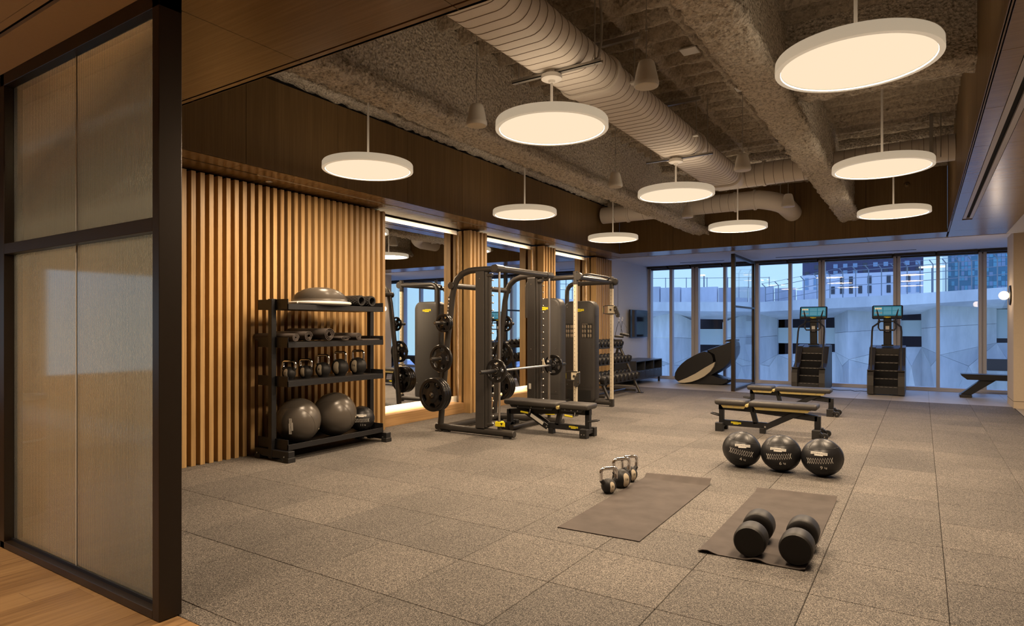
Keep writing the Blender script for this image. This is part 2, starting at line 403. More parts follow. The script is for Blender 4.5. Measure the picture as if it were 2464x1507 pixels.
for x0, x1 in ((-5.56, -4.33), (-4.33, -3.14), (-3.14, -1.96), (-1.96, -.79), (-.79, .36)):
    panel(x0, x1, 1.60, 2.47, M['veneer_x']); panel(x0, x1, 2.478, OY0, M['veneer_x'])
obj('soffit_void', MB().box((-6.45, 1.4, 3.021), (OX0 - .02, 13.68, 3.06)).box((OX1 + .02, 1.4, 3.021), (1.25, 13.68, 3.06)).box((OX0 - .02, OY1 + .02, 3.021), (OX1 + .02, 13.68, 3.06)).box((OX0 - .02, 1.4, 3.021), (OX1 + .02, OY0 - .02, 3.06)), M['dark'], ce)
obj('slot_trim', MB().box((-5.874, 4.13, 2.998), (-5.866, 11.86, 3.02)).box((-5.854, 4.13, 2.998), (-5.846, 11.86, 3.02)).box((-5.874, 4.10, 2.998), (-5.846, 4.13, 3.02)), M['cream'], ce)
obj('slot_trim', MB().box((.507, 1.4, 2.998), (.545, 11.44, 3.02)).box((.585, 1.4, 2.998), (.623, 11.44, 3.02)).box((.507, 11.44, 2.998), (.623, 11.47, 3.02)), M['alu'], ce)
for x, y in ((-6.02, 4.36), (-6.0, 7.62), (-6.05, 10.55)):
    obj('sprinkler_cap', MB().lathe([(0, -.012), (.035, -.012), (.042, -.004), (.03, 0)], (x, y, 3.0)), M['steelbar'], ce, True)
# fascias of the opening
fa = sthing('trim_1', 'oak veneer fascia lining the ceiling opening')
FJ = [2.53, 3.77, 4.93, 6.085, 7.24, 8.40, 9.5, 10.62, 11.75, OY1]
for a, b_ in zip(FJ, FJ[1:]):
    obj('panel', MB().box((OX0 - .02, a + .002, 3.0), (OX0, b_ - .002, 3.92), .001), M['veneer_z'], fa)
    obj('panel', MB().box((OX1, a + .002, 3.0), (OX1 + .02, b_ - .002, 4.25), .001), M['veneer_z'], fa)
FX = [OX0, -4.36, -3.77, -3.18, -2.01, -1.09, -.84, OX1]
for a, b_ in zip(FX, FX[1:]): obj('panel', MB().box((a + .002, OY1, 3.0), (b_ - .002, OY1 + .02, 4.25), .001), M['veneer_z'], fa)
obj('panel', MB().box((OX0, OY0 - .02, 3.0), (OX1, OY0, 4.25)), M['veneer_z'], fa)
obj('backing', MB().box((OX0 - .05, OY0, 3.03), (OX0 - .021, OY1, 4.25)).box((OX1 + .021, OY0, 3.03), (OX1 + .05, OY1, 4.25)).box((OX0, OY1 + .021, 3.03), (OX1, OY1 + .05, 4.25)), M['dark'], fa)
# corridor ceiling with slot
cc = struct(obj('ceiling', MB().box((-8.2, -6, 3.0), (-3.02, 1.315, 3.03)).box((-8.2, 1.425, 3.0), (-3.02, 1.60, 3.03)).box((-3.02, -6, 3.0), (6, 1.60, 3.03)), M['tan']), 'painted corridor ceiling')
obj('slot_trim', MB().box((-8.2, 1.318, 2.999), (-3.02, 1.356, 3.02)).box((-8.2, 1.385, 2.999), (-3.02, 1.424, 3.02)), M['tan'], cc)
obj('slot_void', MB().box((-8.2, 1.31, 3.032), (-3.02, 1.43, 3.08)), M['dark'], cc)
# white ceiling over the window strip
cw = struct(obj('ceiling', MB().box((-6.5, 13.68, 3.045), (5.2, 16.9, 3.09)), M['white']), 'white ceiling strip along the windows')
obj('ceiling_edge', MB().box((-6.33, 13.67, 2.995), (1.25, 13.69, 3.05)), M['white'], cw)
for x0, x1, y in ((-5.2, -4.1, 15.9), (-2.9, -.1, 15.9)):
    obj('slot_diffuser', MB().box((x0, y, 3.038), (x1, y + .05, 3.046)), M['gunmatte'], cw)
# ---- sprayed deck: ribbed height field with pockets
def deck_mesh(x0, x1, y0, y1, st, fn, name):
    nx = int((x1 - x0) / st) + 1; ny = int((y1 - y0) / st) + 1; vs = []; fs = []
    for j in range(ny):
        for i in range(nx):
            x = x0 + i * (x1 - x0) / (nx - 1); y = y0 + j * (y1 - y0) / (ny - 1); vs.append((x, y, fn(x, y)))
    for j in range(ny - 1):
        for i in range(nx - 1):
            a = j * nx + i; fs.append((a, a + nx, a + nx + 1, a + 1))
    me = bpy.data.meshes.new(name); me.from_pydata(vs, [], fs); me.materials.append(M['spraydeck'])
    for p in me.polygons: p.use_smooth = True
    return me
from mathutils import noise as mn
def sm(a, b, t): t = max(0, min(1, (t - a) / (b - a))); return t * t * (3 - 2 * t)
def deckz(x, y):
    n1 = mn.noise(Vector((x * 5, y * 5, 0))) * .014 + mn.noise(Vector((x * 14, y * 14, 3))) * .012 + mn.noise(Vector((x * 34, y * 34, 7))) * .006
    xx = x + mn.noise(Vector((x * 2, y * 3, 9))) * .03; yy = y + mn.noise(Vector((x * 3, y * 2, 5))) * .022
    fy = abs(((yy / .32) % 1) - .5) * 2            # 0 at pocket centre, 1 at rib
    d = 1 - sm(.62, .85, fy)
    if -3.7 < x < -1.05:
        fx = abs((((xx + 1.80) / .49) % 1) - .5) * 2 # 1 at divider line
        d *= 1 - sm(.72, .92, fx)
    return 4.10 + .20 * d + n1
cd_ = struct(obj('ceiling', deck_mesh(-5.6, .38, 2.4, 12.93, .026, deckz, 'ceiling'), None), 'sprayed ribbed concrete deck')
struct(obj('ceiling', MB().box((-6.6, 1.4, 4.4), (1.3, 14, 4.5)), M['dark']), 'slab above the deck')
# ---- sprayed beams
def beam(name, xa, xb, ya, yb, zb, webx, zt, flz=.12, along='y', st=.04):
    """ragged sprayed I-beam: flange xa..xb at zb, web up to zt"""
    prof = []
    xm = (webx[0], webx[1]); n = 5
    def seg(p, q, k):
        return [(p[0] + (q[0] - p[0]) * i / k, p[1] + (q[1] - p[1]) * i / k) for i in range(k)]
    pts = [(xm[0], zt), (xm[0], zb + flz + .06), (xa + .02, zb + flz), (xa, zb + .03), (xa + .03, zb), (xb - .03, zb), (xb, zb + .03), (xb - .02, zb + flz), (xm[1], zb + flz + .06), (xm[1], zt)]
    for p, q in zip(pts, pts[1:]): prof += seg(p, q, max(1, int(math.hypot(q[0]-p[0], q[1]-p[1]) / st)))
    prof.append(pts[-1]); m = len(prof); ny = int((yb - ya) / st) + 1; vs = []; fs = []
    for j in range(ny):
        y = ya + (yb - ya) * j / (ny - 1)
        for x, z in prof:
            k = 1.0 if z < zb + flz + .02 else .45
            d = (mn.noise(Vector((x * 11, y * 11, z * 11))) * .030 + mn.noise(Vector((x * 27, y * 27, z * 27 + 4))) * .022 + mn.noise(Vector((x * 60, y * 60, z * 60 + 8))) * .012) * k
            e = (mn.noise(Vector((x * 13 + 40, y * 13, z * 13))) * .028 + mn.noise(Vector((x * 31 + 40, y * 31, z * 31))) * .020) * k
            q = (x + e, y, z + d * (1 if z < zt - .01 else 0)); vs.append(q if along == 'y' else (q[1], q[0], q[2]))
    for j in range(ny - 1):
        for i in range(m - 1):
            a = j * m + i; fs.append((a, a + 1, a + m + 1, a + m))
    me = bpy.data.meshes.new(name); me.from_pydata(vs, [], fs); me.materials.append(M['spray'])
    for p in me.polygons: p.use_smooth = True
    return me
bt = struct(obj('ceiling_beam', beam('ceiling_beam', -3.93, -3.60, 2.4, 12.95, 3.28, (-3.83, -3.70), 4.2), None), 'sprayed steel beam left of the duct'); 
struct(obj('ceiling_beam', beam('ceiling_beam', -1.25, -.92, 2.4, 12.95, 3.31, (-1.15, -1.02), 4.2), None), 'sprayed steel beam right of the duct')
struct(obj('ceiling_beam', beam('ceiling_beam', 6.02, 6.36, -1.05, .37, 3.47, (6.08, 6.30), 4.2, along='x'), None), 'sprayed cross beam above the front right pendant')
struct(obj('ceiling_beam', beam('ceiling_beam', 10.35, 10.6, -3.75, .37, 3.98, (10.4, 10.55), 4.2, along='x', st=.06), None), 'sprayed cross beam above the cross duct')
struct(obj('ceiling_beam', beam('ceiling_beam', -5.62, -5.40, 2.4, 12.95, 3.95, (-5.60, -5.42), 4.2, flz=.06, st=.06), None), 'sprayed edge beam above the left fascia')
# ---- right side, column, back of the room
wr = struct(obj('wall_right', MB().box((1.32, 13.79, 0), (2.4, 14.72, 3.05)), M['tan']), 'painted column at the right end of the windows')
obj('base_joint', MB().box((1.318, 13.786, .118), (2.4, 14.722, .122)), M['dark'], wr)
struct(obj('wall_right', MB().box((5.2, -6, 0), (5.3, 16.9, 3.1)), M['tan']), 'far right wall outside the view')
struct(obj('wall_back', MB().box((-8.2, -6.1, 0), (5.3, -6, 3.1)), M['tan']), 'back wall behind the camera')
cr_ = struct(obj('ceiling', MB().box((1.21, 1.6, 3.0), (5.2, 13.69, 3.04)), M['white']), 'white ceiling on the right')
# corridor end wall with door and window, seen in the reeded glass
we = struct(obj('wall_end', MB().box((-8.3, -6, 0), (-8.2, -1.6, 3.0)).box((-8.3, -1.6, 0), (-8.2, .2, .85)).box((-8.3, -1.6, 2.05), (-8.2, .2, 3.0)).box((-8.3, .2, 0), (-8.2, 1.72, 3.0)), M['tan']), 'corridor end wall')
dr = sthing('door_1', 'dark framed corridor door'); 
obj('door_frame', MB().box((-8.2, .30, 0), (-8.12, .40, 2.3)).box((-8.2, 1.3, 0), (-8.12, 1.4, 2.3)).box((-8.2, .40, 2.2), (-8.12, 1.3, 2.3)), M['bronze'], dr)
obj('door_leaf', MB().box((-8.2, .40, .01), (-8.15, 1.3, 2.2)), M['plinth'], dr)
struct(obj('window_9', MB().box((-8.26, -1.6, .85), (-8.25, .2, 2.05)), M['winglass']), 'corridor window pane')
struct(obj('wall_end', MB().box((-8.3, 1.70, 0), (-6.5, 1.76, 3.0)), M['tan']), 'short wall left of the glazed screen')
struct(obj('wall_end', MB().box((-6.6, 1.62, 0), (-4.93, 1.74, 3.0)), M['bronze']), 'dark return wall left of the glazed screen')
# ---- reeded glass screen on the left
gs = sthing('wall_screen', 'bronze framed screen of reeded glass at the left')
FY0, FY1 = 1.59, 1.70
obj('bottom_rail', MB().box((-4.91, FY0, .004), (-3.08, FY1, .045), .002), M['bronze'], gs)
obj('middle_rail', MB().box((-4.85, FY0, 1.858), (-3.08, FY1, 1.924), .002), M['bronze'], gs)
obj('top_rail', MB().box((-4.91, FY0, 2.922), (-3.02, FY1, 3.0), .002), M['bronze'], gs)
obj('post', MB().box((-4.99, FY0, .004), (-4.85, FY1, 2.999), .002), M['bronze'], gs)
obj('post', MB().box((-3.08, FY0, .004), (-3.02, FY1, 2.999), .002), M['bronze'], gs)
obj('glazing_bead', MB().box((-4.85, 1.628, .045), (-3.08, 1.634, .062)).box((-4.85, 1.666, .045), (-3.08, 1.672, .062)), M['black'], gs)
b = NB('reeded_glass'); g = b.n('ShaderNodeBsdfGlass'); g.inputs['Color'].default_value = (.95, .96, .93, 1); g.inputs['Roughness'].default_value = .06; g.inputs['IOR'].default_value = 1.5
tr_ = b.n('ShaderNodeBsdfTranslucent'); tr_.inputs[0].default_value = (.85, .85, .80, 1); mxs = b.n('ShaderNodeMixShader'); mxs.inputs[0].default_value = .09
b.l(g.outputs[0], mxs.inputs[1]); b.l(tr_.outputs[0], mxs.inputs[2]); b.l(mxs.outputs[0], b.out.inputs[0]); M['reed'] = b.m
def reeded(x0, x1, z0, z1):
    yf, yb = 1.640, 1.656; p = .0118; n = int((x1 - x0) / p); k = 5; vs = []; fs = []
    xs = []
    for i in range(n):
        for j in range(k):
            t = j / k; xs.append((x0 + (i + t) * (x1 - x0) / n, yb - .0032 * (2 * t - 1) ** 2))
    xs.append((x1, yb - .0032))
    m = len(xs); vs = [(x, y, z0) for x, y in xs] + [(x, y, z1) for x, y in xs] + [(x0, yf, z0), (x1, yf, z0), (x0, yf, z1), (x1, yf, z1)]
    a, b2, c, d = 2*m, 2*m+1, 2*m+2, 2*m+3
    fs = [(i, i+1, m+i+1, m+i) for i in range(m-1)] + [(a, c, d, b2), (a, 0, m, c), (m-1, b2, d, 2*m-1), tuple([a] + [b2] + list(range(m-1, -1, -1))), tuple([c] + list(range(m, 2*m)) + [d])]
    q = MB(); q.v = vs; q.f = fs
    return q
for (x0, x1) in ((-4.85, -3.986), (-3.982, -3.08)):
    for (z0, z1) in ((.046, 1.857), (1.925, 2.921)):
        me = mesh('reeded_pane', reeded(x0, x1, z0, z1), M['reed']); 
        for p_ in me.polygons:
            if abs(p_.normal.y) > .3 and p_.center.y > 1.645: p_.use_smooth = True
        obj('reeded_pane', me, None, gs)
for z0, z1 in ((.046, 1.857), (1.925, 2.921)): obj('pane_joint', MB().box((-3.987, 1.637, z0), (-3.981, 1.654, z1)), M['whiteplastic'], gs)  # joint made white to stand in for the glow along the glass edge
# ---- far windows
YWN = 16.75
WT = 2.99
mx = [(-6.33, -6.25, 1), (-5.735, -5.655, 0), (-5.13, -4.945, 1), (-4.31, -4.24, 0), (-3.60, -3.43, 1), (-2.748, -2.672, 0), (-2.075, -1.935, 1), (-.545, -.405, 1), (.262, .330, 0), (1.008, 1.148, 1), (1.80, 1.87, 0), (2.55, 2.69, 1), (3.35, 3.42, 0), (4.1, 4.24, 1), (5.1, 5.2, 1)]
wf = sthing('trim_2', 'aluminium frame of the window wall')
for a, b_, k in mx:
    if k: obj('mullion', MB().box((a, YWN - .13, .0), (a + (b_ - a) * .42, YWN + .06, WT), .004).box((a + (b_ - a) * .58, YWN - .13, .0), (b_, YWN + .06, WT), .004).box((a + .01, YWN - .10, 0), (b_ - .01, YWN + .05, WT)), M['alu'], wf)
    else: obj('mullion', MB().box((a, YWN - .10, .0), (b_, YWN + .06, WT), .004), M['alu'], wf)
obj('sill', MB().box((-6.33, YWN - .14, .0), (5.2, YWN + .07, .072), .004), M['alu'], wf)
obj('kick_trim', MB().box((-6.33, YWN - .20, .0), (5.2, YWN - .14, .03), .003), M['alu'], wf)
obj('head', MB().box((-6.33, YWN - .12, 2.955), (5.2, YWN + .07, 3.05), .003), M['gunmatte'], wf)
sh = sthing('trim_3', 'dark roller shade cassette above the windows')
for (a, _, _), (b_, _, _) in zip(mx, mx[1:]):
    obj('shade_cassette', MB().box((a + .02, YWN - .24, 2.985), (b_ - .02, YWN - .13, 3.044), .004), M['gunmatte'], sh)
for k, ((_, b0, _), (a1, _, _)) in enumerate(zip(mx, mx[1:])):
    struct(obj('window_%d' % (k + 10), MB().box((b0, YWN - .006, .072), (a1, YWN + .006, 2.955)), M['winglass']), 'window pane')
# ---- free-standing glass screen by the windows
g2 = sthing('wall_screen', 'tall bronze framed clear glass screen by the windows')
obj('post', MB().box((-3.475, 14.07, 0), (-3.395, 14.16, 2.99), .003), M['bronze'], g2)
obj('post', MB().box((-3.465, 16.02, 0), (-3.405, 16.10, 2.99), .003), M['bronze'], g2)
obj('bottom_rail', MB().box((-3.465, 14.16, 0), (-3.405, 16.02, .06), .003), M['bronze'], g2)
obj('middle_rail', MB().box((-3.465, 14.16, 1.83), (-3.405, 16.02, 1.87), .003), M['bronze'], g2)
obj('top_rail', MB().box((-3.465, 14.16, 2.93), (-3.405, 16.02, 2.99), .003), M['bronze'], g2)
for z0, z1 in ((.06, 1.83), (1.87, 2.93)):
    for y0, y1 in ((14.16, 15.087), (15.093, 16.02)): obj('pane', MB().box((-3.441, y0, z0), (-3.429, y1, z1)), M['winglass'], g2)

t = thing('waste_bin', 'oak clad round bin in the corridor, mirrored in the reeded glass', 'bin', (-5.66, 1.33, 0))
obj('bin_body', MB().lathe([(0, .0), (.15, .0), (.16, .01), (.16, .86), (0, .86)], (0,0,0), (0,0,1), 32), M['plinth'], t, True, 40)
obj('bin_rim', MB().lathe([(.10, .86), (.165, .86), (.168, .875), (.165, .89), (.11, .89), (.10, .86)], (0,0,0), (0,0,1), 32), M['steelbar'], t, True, 40)
obj('band', MB().lathe([(.1602, .55), (.163, .553), (.163, .562), (.1602, .565)], (0,0,0), (0,0,1), 32), M['steelbar'], t, True)
# ================================================================== PENDANT LIGHTS
LR = .455
def pendant(loc, ztop, label, canopy=False):
    t = thing('pendant_light', label, 'light', loc, 0, 'round disc pendants')
    n = 64
    ring = MB().lathe([(LR - .035, .012), (LR - .030, 0), (LR, 0), (LR + .002, .004), (LR, .062), (LR - .006, .072), (.03, .076), (0, .076)], (0,0,0), (0,0,1), n)
    obj('ring_body', ring, M['drum'], t, True, 35)
    obj('diffuser', MB().lathe([(0, .0135), (LR - .0345, .0135)], (0,0,0), (0,0,1), n), M['lamp'], t)
    obj('stem', MB().cyl((0, 0, .076), (0, 0, ztop - loc[2]), .011, 10), M['lampwhite'], t, True)
    if canopy:
        obj('canopy', MB().lathe([(0, -.03), (.022, -.03), (.03, -.012), (.075, -.006), (.085, 0), (.085, .03), (.075, .036), (.045, .036), (.045, .075), (0, .075)], (0, 0, ztop - loc[2]), (0,0,1), 28), M['lampwhite'], t, True, 35)
    lamp_area('disk_light', t, (0, 0, .082), (PI, 0, 0), 'DISK', 2 * LR - .08, None, UP_FILL_W, LAMP_COL)  # upward fill added to brighten the deck and beams above
    lamp_area('disk_light', t, (0, 0, .008), (0, 0, 0), 'DISK', 2 * LR - .08, None, LAMP_W, LAMP_COL)
ROWX = (-4.76, -2.52, -.34); ROWY = ((4.62, 7.66, 10.73), (4.47, 7.55, 10.63), (4.38, 7.42, 10.47))
lab = [['left row disc pendant in front of the oak fascia, nearest the storage rack', 'left row disc pendant above the rack machine and first slatted pier', 'left row disc pendant farthest away, above the cable machine'],
       ['middle row disc pendant, nearest, hung under the duct beside a speaker', 'middle row disc pendant hung under the duct at mid room', 'middle row disc pendant farthest away, in front of the far oak fascia'],
       ['largest disc pendant at upper right, cut across the sprayed beam', 'right row disc pendant, second from the front', 'right row disc pendant, smallest, beside the end of the sprayed beam']]
for i in range(3):
    for j in range(3):
        cn = (i == 1 and j < 2)
        pendant((ROWX[i], ROWY[i][j], 3.0), 3.41 if cn else 4.12, lab[i][j], cn)
# ================================================================== DUCTS, SPEAKERS AND OTHER CEILING FITTINGS
def stadium(cx, cz, fl, r, n=12):
    pts = []
    for i in range(n + 1): a = R(-90 + 180 * i / n); pts.append((cx + fl / 2 + r * math.cos(a), cz + r * math.sin(a)))
    for i in range(n + 1): a = R(90 + 180 * i / n); pts.append((cx - fl / 2 + r * math.cos(a), cz + r * math.sin(a)))
    return pts
def loft(rings, cap=True):
    m = MB(); n = len(rings[0]); vs = [p for rg in rings for p in rg]; fs = []
    for i in range(len(rings) - 1):
        for k in range(n): k2 = (k + 1) % n; fs.append((i*n+k, i*n+k2, (i+1)*n+k2, (i+1)*n+k))
    if cap: fs += [tuple(range(n))[::-1], tuple((len(rings)-1)*n + k for k in range(n))]
    return m.add(vs, fs)
DR = .142; DZ = 3.475 + DR; DX = -2.475; DF = .27
def oval(y, g=0): return [(x, y, z) for x, z in stadium(DX, DZ, DF, DR + g)]
dct = thing('supply_duct', 'long white flat-oval spiral duct running down the middle of the ceiling', 'duct', (0, 0, 0))
obj('duct_run', loft([oval(2.45), oval(9.75)]), M['duct'], dct, True, 50)
y = 2.56; k = 0
while y < 9.6:
    obj('seam', loft([oval(y - .0035, .0005), oval(y - .0015, .0035), oval(y + .0015, .0035), oval(y + .0035, .0005)], False), M['ductseam'], dct, True, 60); y += .107
for y in (5.05, 7.62, 9.45):
    obj('collar', loft([oval(y, .002), oval(y + .005, .022), oval(y + .055, .022), oval(y + .06, .002)], False), M['duct'], dct, True, 50)
for y in (4.47, 7.55):
    st = MB().box((DX - .42, y - .02, 3.445), (DX + .40, y + .02, 3.452)).box((DX - .42, y - .02, 3.445), (DX + .40, y - .017, 3.472)).box((DX - .42, y + .017, 3.445), (DX + .40, y + .02, 3.472))
    obj('strut', st, M['steel'], dct)
    for x in (DX - .36, DX + .34): obj('hanger_rod', MB().cyl((x, y, 3.44), (x, y, 4.12), .006, 8), M['steel'], dct)
p = [(DX + .30, 4.47, 3.46), (DX + .36, 4.49, 3.50), (DX + .38, 4.5, 3.62), (DX + .385, 4.5, 3.8), (DX + .37, 4.49, 4.0), (DX + .36, 4.48, 4.12)]
obj('flex_conduit', MB().tube(p, .011, 10), M['steel'], dct, True)
for y in (5.35, 7.2):
    obj('hanger_rod', MB().cyl((DX + .31, y, 3.60), (DX + .31, y, 3.99), .006, 8), M['steel'], dct)
    obj('bracket', MB().box((DX + .24, y - .03, 3.585), (DX + .33, y + .03, 3.60)), M['whiteplastic'], dct)
    obj('strut', MB().box((DX - .3, y - .02, 3.99), (DX + .36, y + .02, 4.03)), M['steel'], dct)
def round_duct(name, label, path, r, seam=.15, ribs=()):
    t = thing(name, label, 'duct'); obj('duct_run', MB().tube(path, r, 28), M['duct'], t, True, 50)
    return t
c1 = round_duct('cross_duct', 'white round spiral duct crossing behind the sprayed beam toward the right fascia', [(-2.62, 9.85, 3.655), (.355, 9.85, 3.70)], .168)
x = -2.45
while x < .3:
    f = (x + 2.62) / 2.97; z = 3.655 + .045 * f
    obj('seam', MB().lathe([(.1685, -.003), (.1715, -.001), (.1715, .001), (.1685, .003)], (x, 9.85, z), (1, 0, .015), 28), M['ductseam'], c1, True); x += .13
for x in (-1.95, -.05): obj('collar', MB().lathe([(.169, -.02), (.186, -.016), (.186, .016), (.169, .02)], (x, 9.85, 3.67), (1, 0, 0), 28), M['duct'], c1, True)
for x in (.1,):
    obj('hanger_strap', MB().box((x - .02, 9.66, 3.50), (x + .02, 9.668, 4.12)), M['steel'], c1); obj('hanger_rod', MB().cyl((x + .1, 9.64, 3.55), (x + .1, 9.64, 4.12), .006, 8), M['steel'], c1)
el = [(-5.50, 11.9, 3.68), (-2.75, 11.9, 3.68)] + [(-2.75 + .42 * math.sin(R(a)), 11.9, 3.68 - .0) for a in (0,)]
el = [(-5.50, 11.9, 3.685), (-4.0, 11.9, 3.685), (-2.75, 11.9, 3.685)] + [(-2.45 + .40 * math.sin(R(a)), 11.9 + .40 * (1 - math.cos(R(a))), 3.685 - .12 * a / 90) for a in (0, 18, 36, 54, 72, 90)] + [(-2.05, 12.86, 3.56)]
c2 = round_duct('cross_duct', 'white duct in front of the far oak fascia ending in an elbow', el, .165)
for x in (-5.2, -4.9, -4.6, -4.3, -3.4, -3.25, -3.1, -2.95): obj('seam', MB().lathe([(.1655, -.003), (.1685, -.001), (.1685, .001), (.1655, .003)], (x, 11.9, 3.685), (1, 0, 0), 28), M['ductseam'], c2, True)
for x in (-4.95, -2.86, -2.52): obj('collar', MB().lathe([(.166, -.02), (.184, -.016), (.184, .016), (.166, .02)], (x, 11.9, 3.685), (1, 0, 0), 28), M['duct'], c2, True)
for x, y in ((-4.9, 11.75), (-2.1, 11.95)): obj('hanger_rod', MB().cyl((x, y, 3.75), (x, y, 4.12), .006, 8), M['steel'], c2)
# speakers
def speaker(loc, label, ztop=4.10):
    t = thing('pendant_speaker', label, 'speaker', loc, 0, 'hanging cone speakers')
    r = .092
    obj('cone_body', MB().lathe([(0, .008), (r - .006, .008), (r, .02), (r, .04), (r - .004, .05), (r * .72, .155), (r * .62, .185), (r * .5, .195), (0, .195)], (0,0,0), (0,0,1), 32), M['whiteplastic'], t, True, 35)
    obj('grille', MB().lathe([(0, .004), (r - .012, .006), (r - .006, .012)], (0,0,0), (0,0,1), 32), M['cream'], t, True)
    obj('cable', MB().cyl((0, 0, .19), (0, 0, ztop - loc[2]), .0035, 6), M['steel'], t)
    obj('gripper', MB().cyl((0, 0, .42), (0, 0, .46), .008, 8), M['steel'], t)
    obj('ceiling_plate', MB().box((-.075, -.075, ztop - loc[2] - .008), (.075, .075, ztop - loc[2] + .004)), M['whiteplastic'], t)
sp = [((-3.28, 4.48, 3.16), 'cone speaker on a cable left of the near duct, in front of the sprayed web'), ((-1.70, 4.43, 3.16), 'largest cone speaker, hanging right of the duct'),
      ((-3.25, 7.40, 3.16), 'cone speaker above the left beam at mid room'), ((-1.70, 7.40, 3.16), 'cone speaker hanging between the duct and the right beam at mid room'),
      ((-3.18, 10.1, 3.16), 'cone speaker near the far end of the left beam'), ((-1.65, 10.0, 3.16), 'cone speaker in front of the duct elbow')]
for l, n in sp: speaker(l, n)
for x, y, lb in ((-1.85, 3.75, 'small white plate on the deck right of the near duct'), (-1.9, 6.1, 'small white plate on the deck beyond the duct hanger')):
    tag(obj('junction_cover', MB().box((x - .08, y - .08, 4.085), (x + .08, y + .08, 4.10), .003), M['whiteplastic']), lb, 'cover plate')
t = thing('sprinkler', 'white disc sprinkler head under the deck beside the right beam', 'sprinkler', (-1.45, 5.35, 3.93))
obj('pipe', MB().cyl((0, 0, .0), (0, 0, .2), .02, 12), M['spraydeck'], t, True); obj('escutcheon', MB().lathe([(0, -.02), (.055, -.02), (.06, -.012), (.03, 0), (0, 0)], (0,0,0), (0,0,1), 24), M['whiteplastic'], t, True)
t = thing('smoke_detector', 'round detector on the far oak fascia by the corner', 'detector', (-.22, 12.88, 3.86)); obj('detector_body', MB().lathe([(0, .03), (.03, .028), (.045, .015), (.05, 0)], (0,0,0), (0,-1,0), 20), M['veneer_z'], t, True); obj('sensor_tip', MB().cyl((0, -.03, 0), (0, -.04, 0), .012, 12), M['gunmatte'], t)
# wall sconce on the column
t = thing('wall_sconce', 'round glowing sconce on a slim dark plate on the column', 'light', (1.32, 14.20, 1.96))
obj('back_plate', MB().lathe([(0, 0), (.17, 0), (.175, .006), (.17, .022), (0, .022)], (0, 0, 0), (-1, 0, 0), 40), M['bronze'], t, True, 35)
obj('globe', MB().sphere((-.095, 0, 0), .078, 24, 14), emis('sconce_glow', (1, .76, .48), 2.2), t, True)
l = bpy.data.lights.new('sconce_bulb', 'POINT'); l.energy = 7; l.color = LAMP_COL; l.shadow_soft_size = .07
o = bpy.data.objects.new('sconce_bulb', l); COL.objects.link(o); o.parent = t; o.location = (-.19, 0, 0)
# unseen downlights, added to light the dark corridor
for i, (x, y) in enumerate(((-4.6, .35), (-2.9, .25), (-3.6, -1.3), (-6.4, -.3))):
    t = thing('downlight', 'unseen round downlight added to light the corridor', 'light', (x, y, 3.0), 0, 'corridor downlights')
    obj('trim_ring', MB().lathe([(.05, -.003), (.065, -.004), (.07, 0)], (0,0,0), (0,0,1), 28), M['whiteplastic'], t, True)
    obj('lens', MB().lathe([(0, -.001), (.05, -.001)], (0,0,0), (0,0,1), 28), M['lamp'], t)
    lamp_area('disk_light', t, (0, 0, -.008), (0, 0, 0), 'DISK', .10, None, 24, LAMP_COL, R(130))
# ================================================================== STORAGE RACK AND WHAT IS ON IT
def pill(name, m, w_, h_, t_, n=6):
    pass
def techno_badge(parent, loc, rot, w_, fill, ink, textm=None):
    """stepped badge plate with the maker's lettering"""
    h_ = w_ * .26; s = w_ * .06
    poly = [(-w_/2, -h_*.15), (-w_/2, h_*.5), (w_*.18, h_*.5), (w_*.18, h_*.38), (w_/2, h_*.38), (w_/2, -h_*.28), (w_*.24, -h_*.28), (w_*.24, -h_*.5), (-w_*.28, -h_*.5), (-w_*.28, -h_*.15)]
    o = obj('badge', MB().prism(poly, 'z', 0, .0006), fill, parent, loc=loc, rot=rot)
    text_mesh('badge_lettering', 'TECHNOGYM', w_ * .148, ink, o, (0, .0 + h_ * .02, .0008), (0, 0, 0), .0002)
    return o
RK = thing('storage_rack', 'black steel storage rack with four shelves against the slatted wall', 'rack', (0, 0, 0))
for y0 in (4.165, 5.575):
    obj('upright', MB().box((-5.765, y0, .02), (-5.705, y0 + .06, 1.695), .003), M['black'], RK)
    ft = obj('foot_bar', MB().box((-6.0, y0 + .005, .035), (-5.44, y0 + .085, .115), .004), M['black'], RK)
    for x in (-5.985, -5.52):
        obj('foot_pad', MB().box((x, y0 - .003, 0), (x + .085, y0 + .093, .05), .004), M['rubblack'], ft)
    for x in (-5.95, -5.50): obj('bolt', MB().cyl((x, y0 + .006, .06), (x, y0 - .006, .06), .008, 10), M['steelbar'], ft)
SH = [(.118, .168), (.775, .825), (1.183, 1.233), (1.583, 1.633)]
for k, (z0, z1) in enumerate(SH):
    s_ = obj('shelf', MB().box((-5.99, 4.225, z0), (-5.505, 5.575, z0 + .012) if k == 0 else (-5.505, 5.575, z1 + .008)).box((-5.51, 4.21, z0), (-5.50, 5.59, z1 + .008), .001).box((-6.0, 4.21, z0), (-5.99, 5.59, z1 + .008), .001), M['black'], RK)
    for y in (4.21, 5.58): obj('end_plate', MB().box((-6.0, y, z0), (-5.50, y + .008, z0 + .108), .001), M['black'], s_)
sz = [SH[0][0] + .012] + [b_ + .008 for a, b_ in SH[1:]]
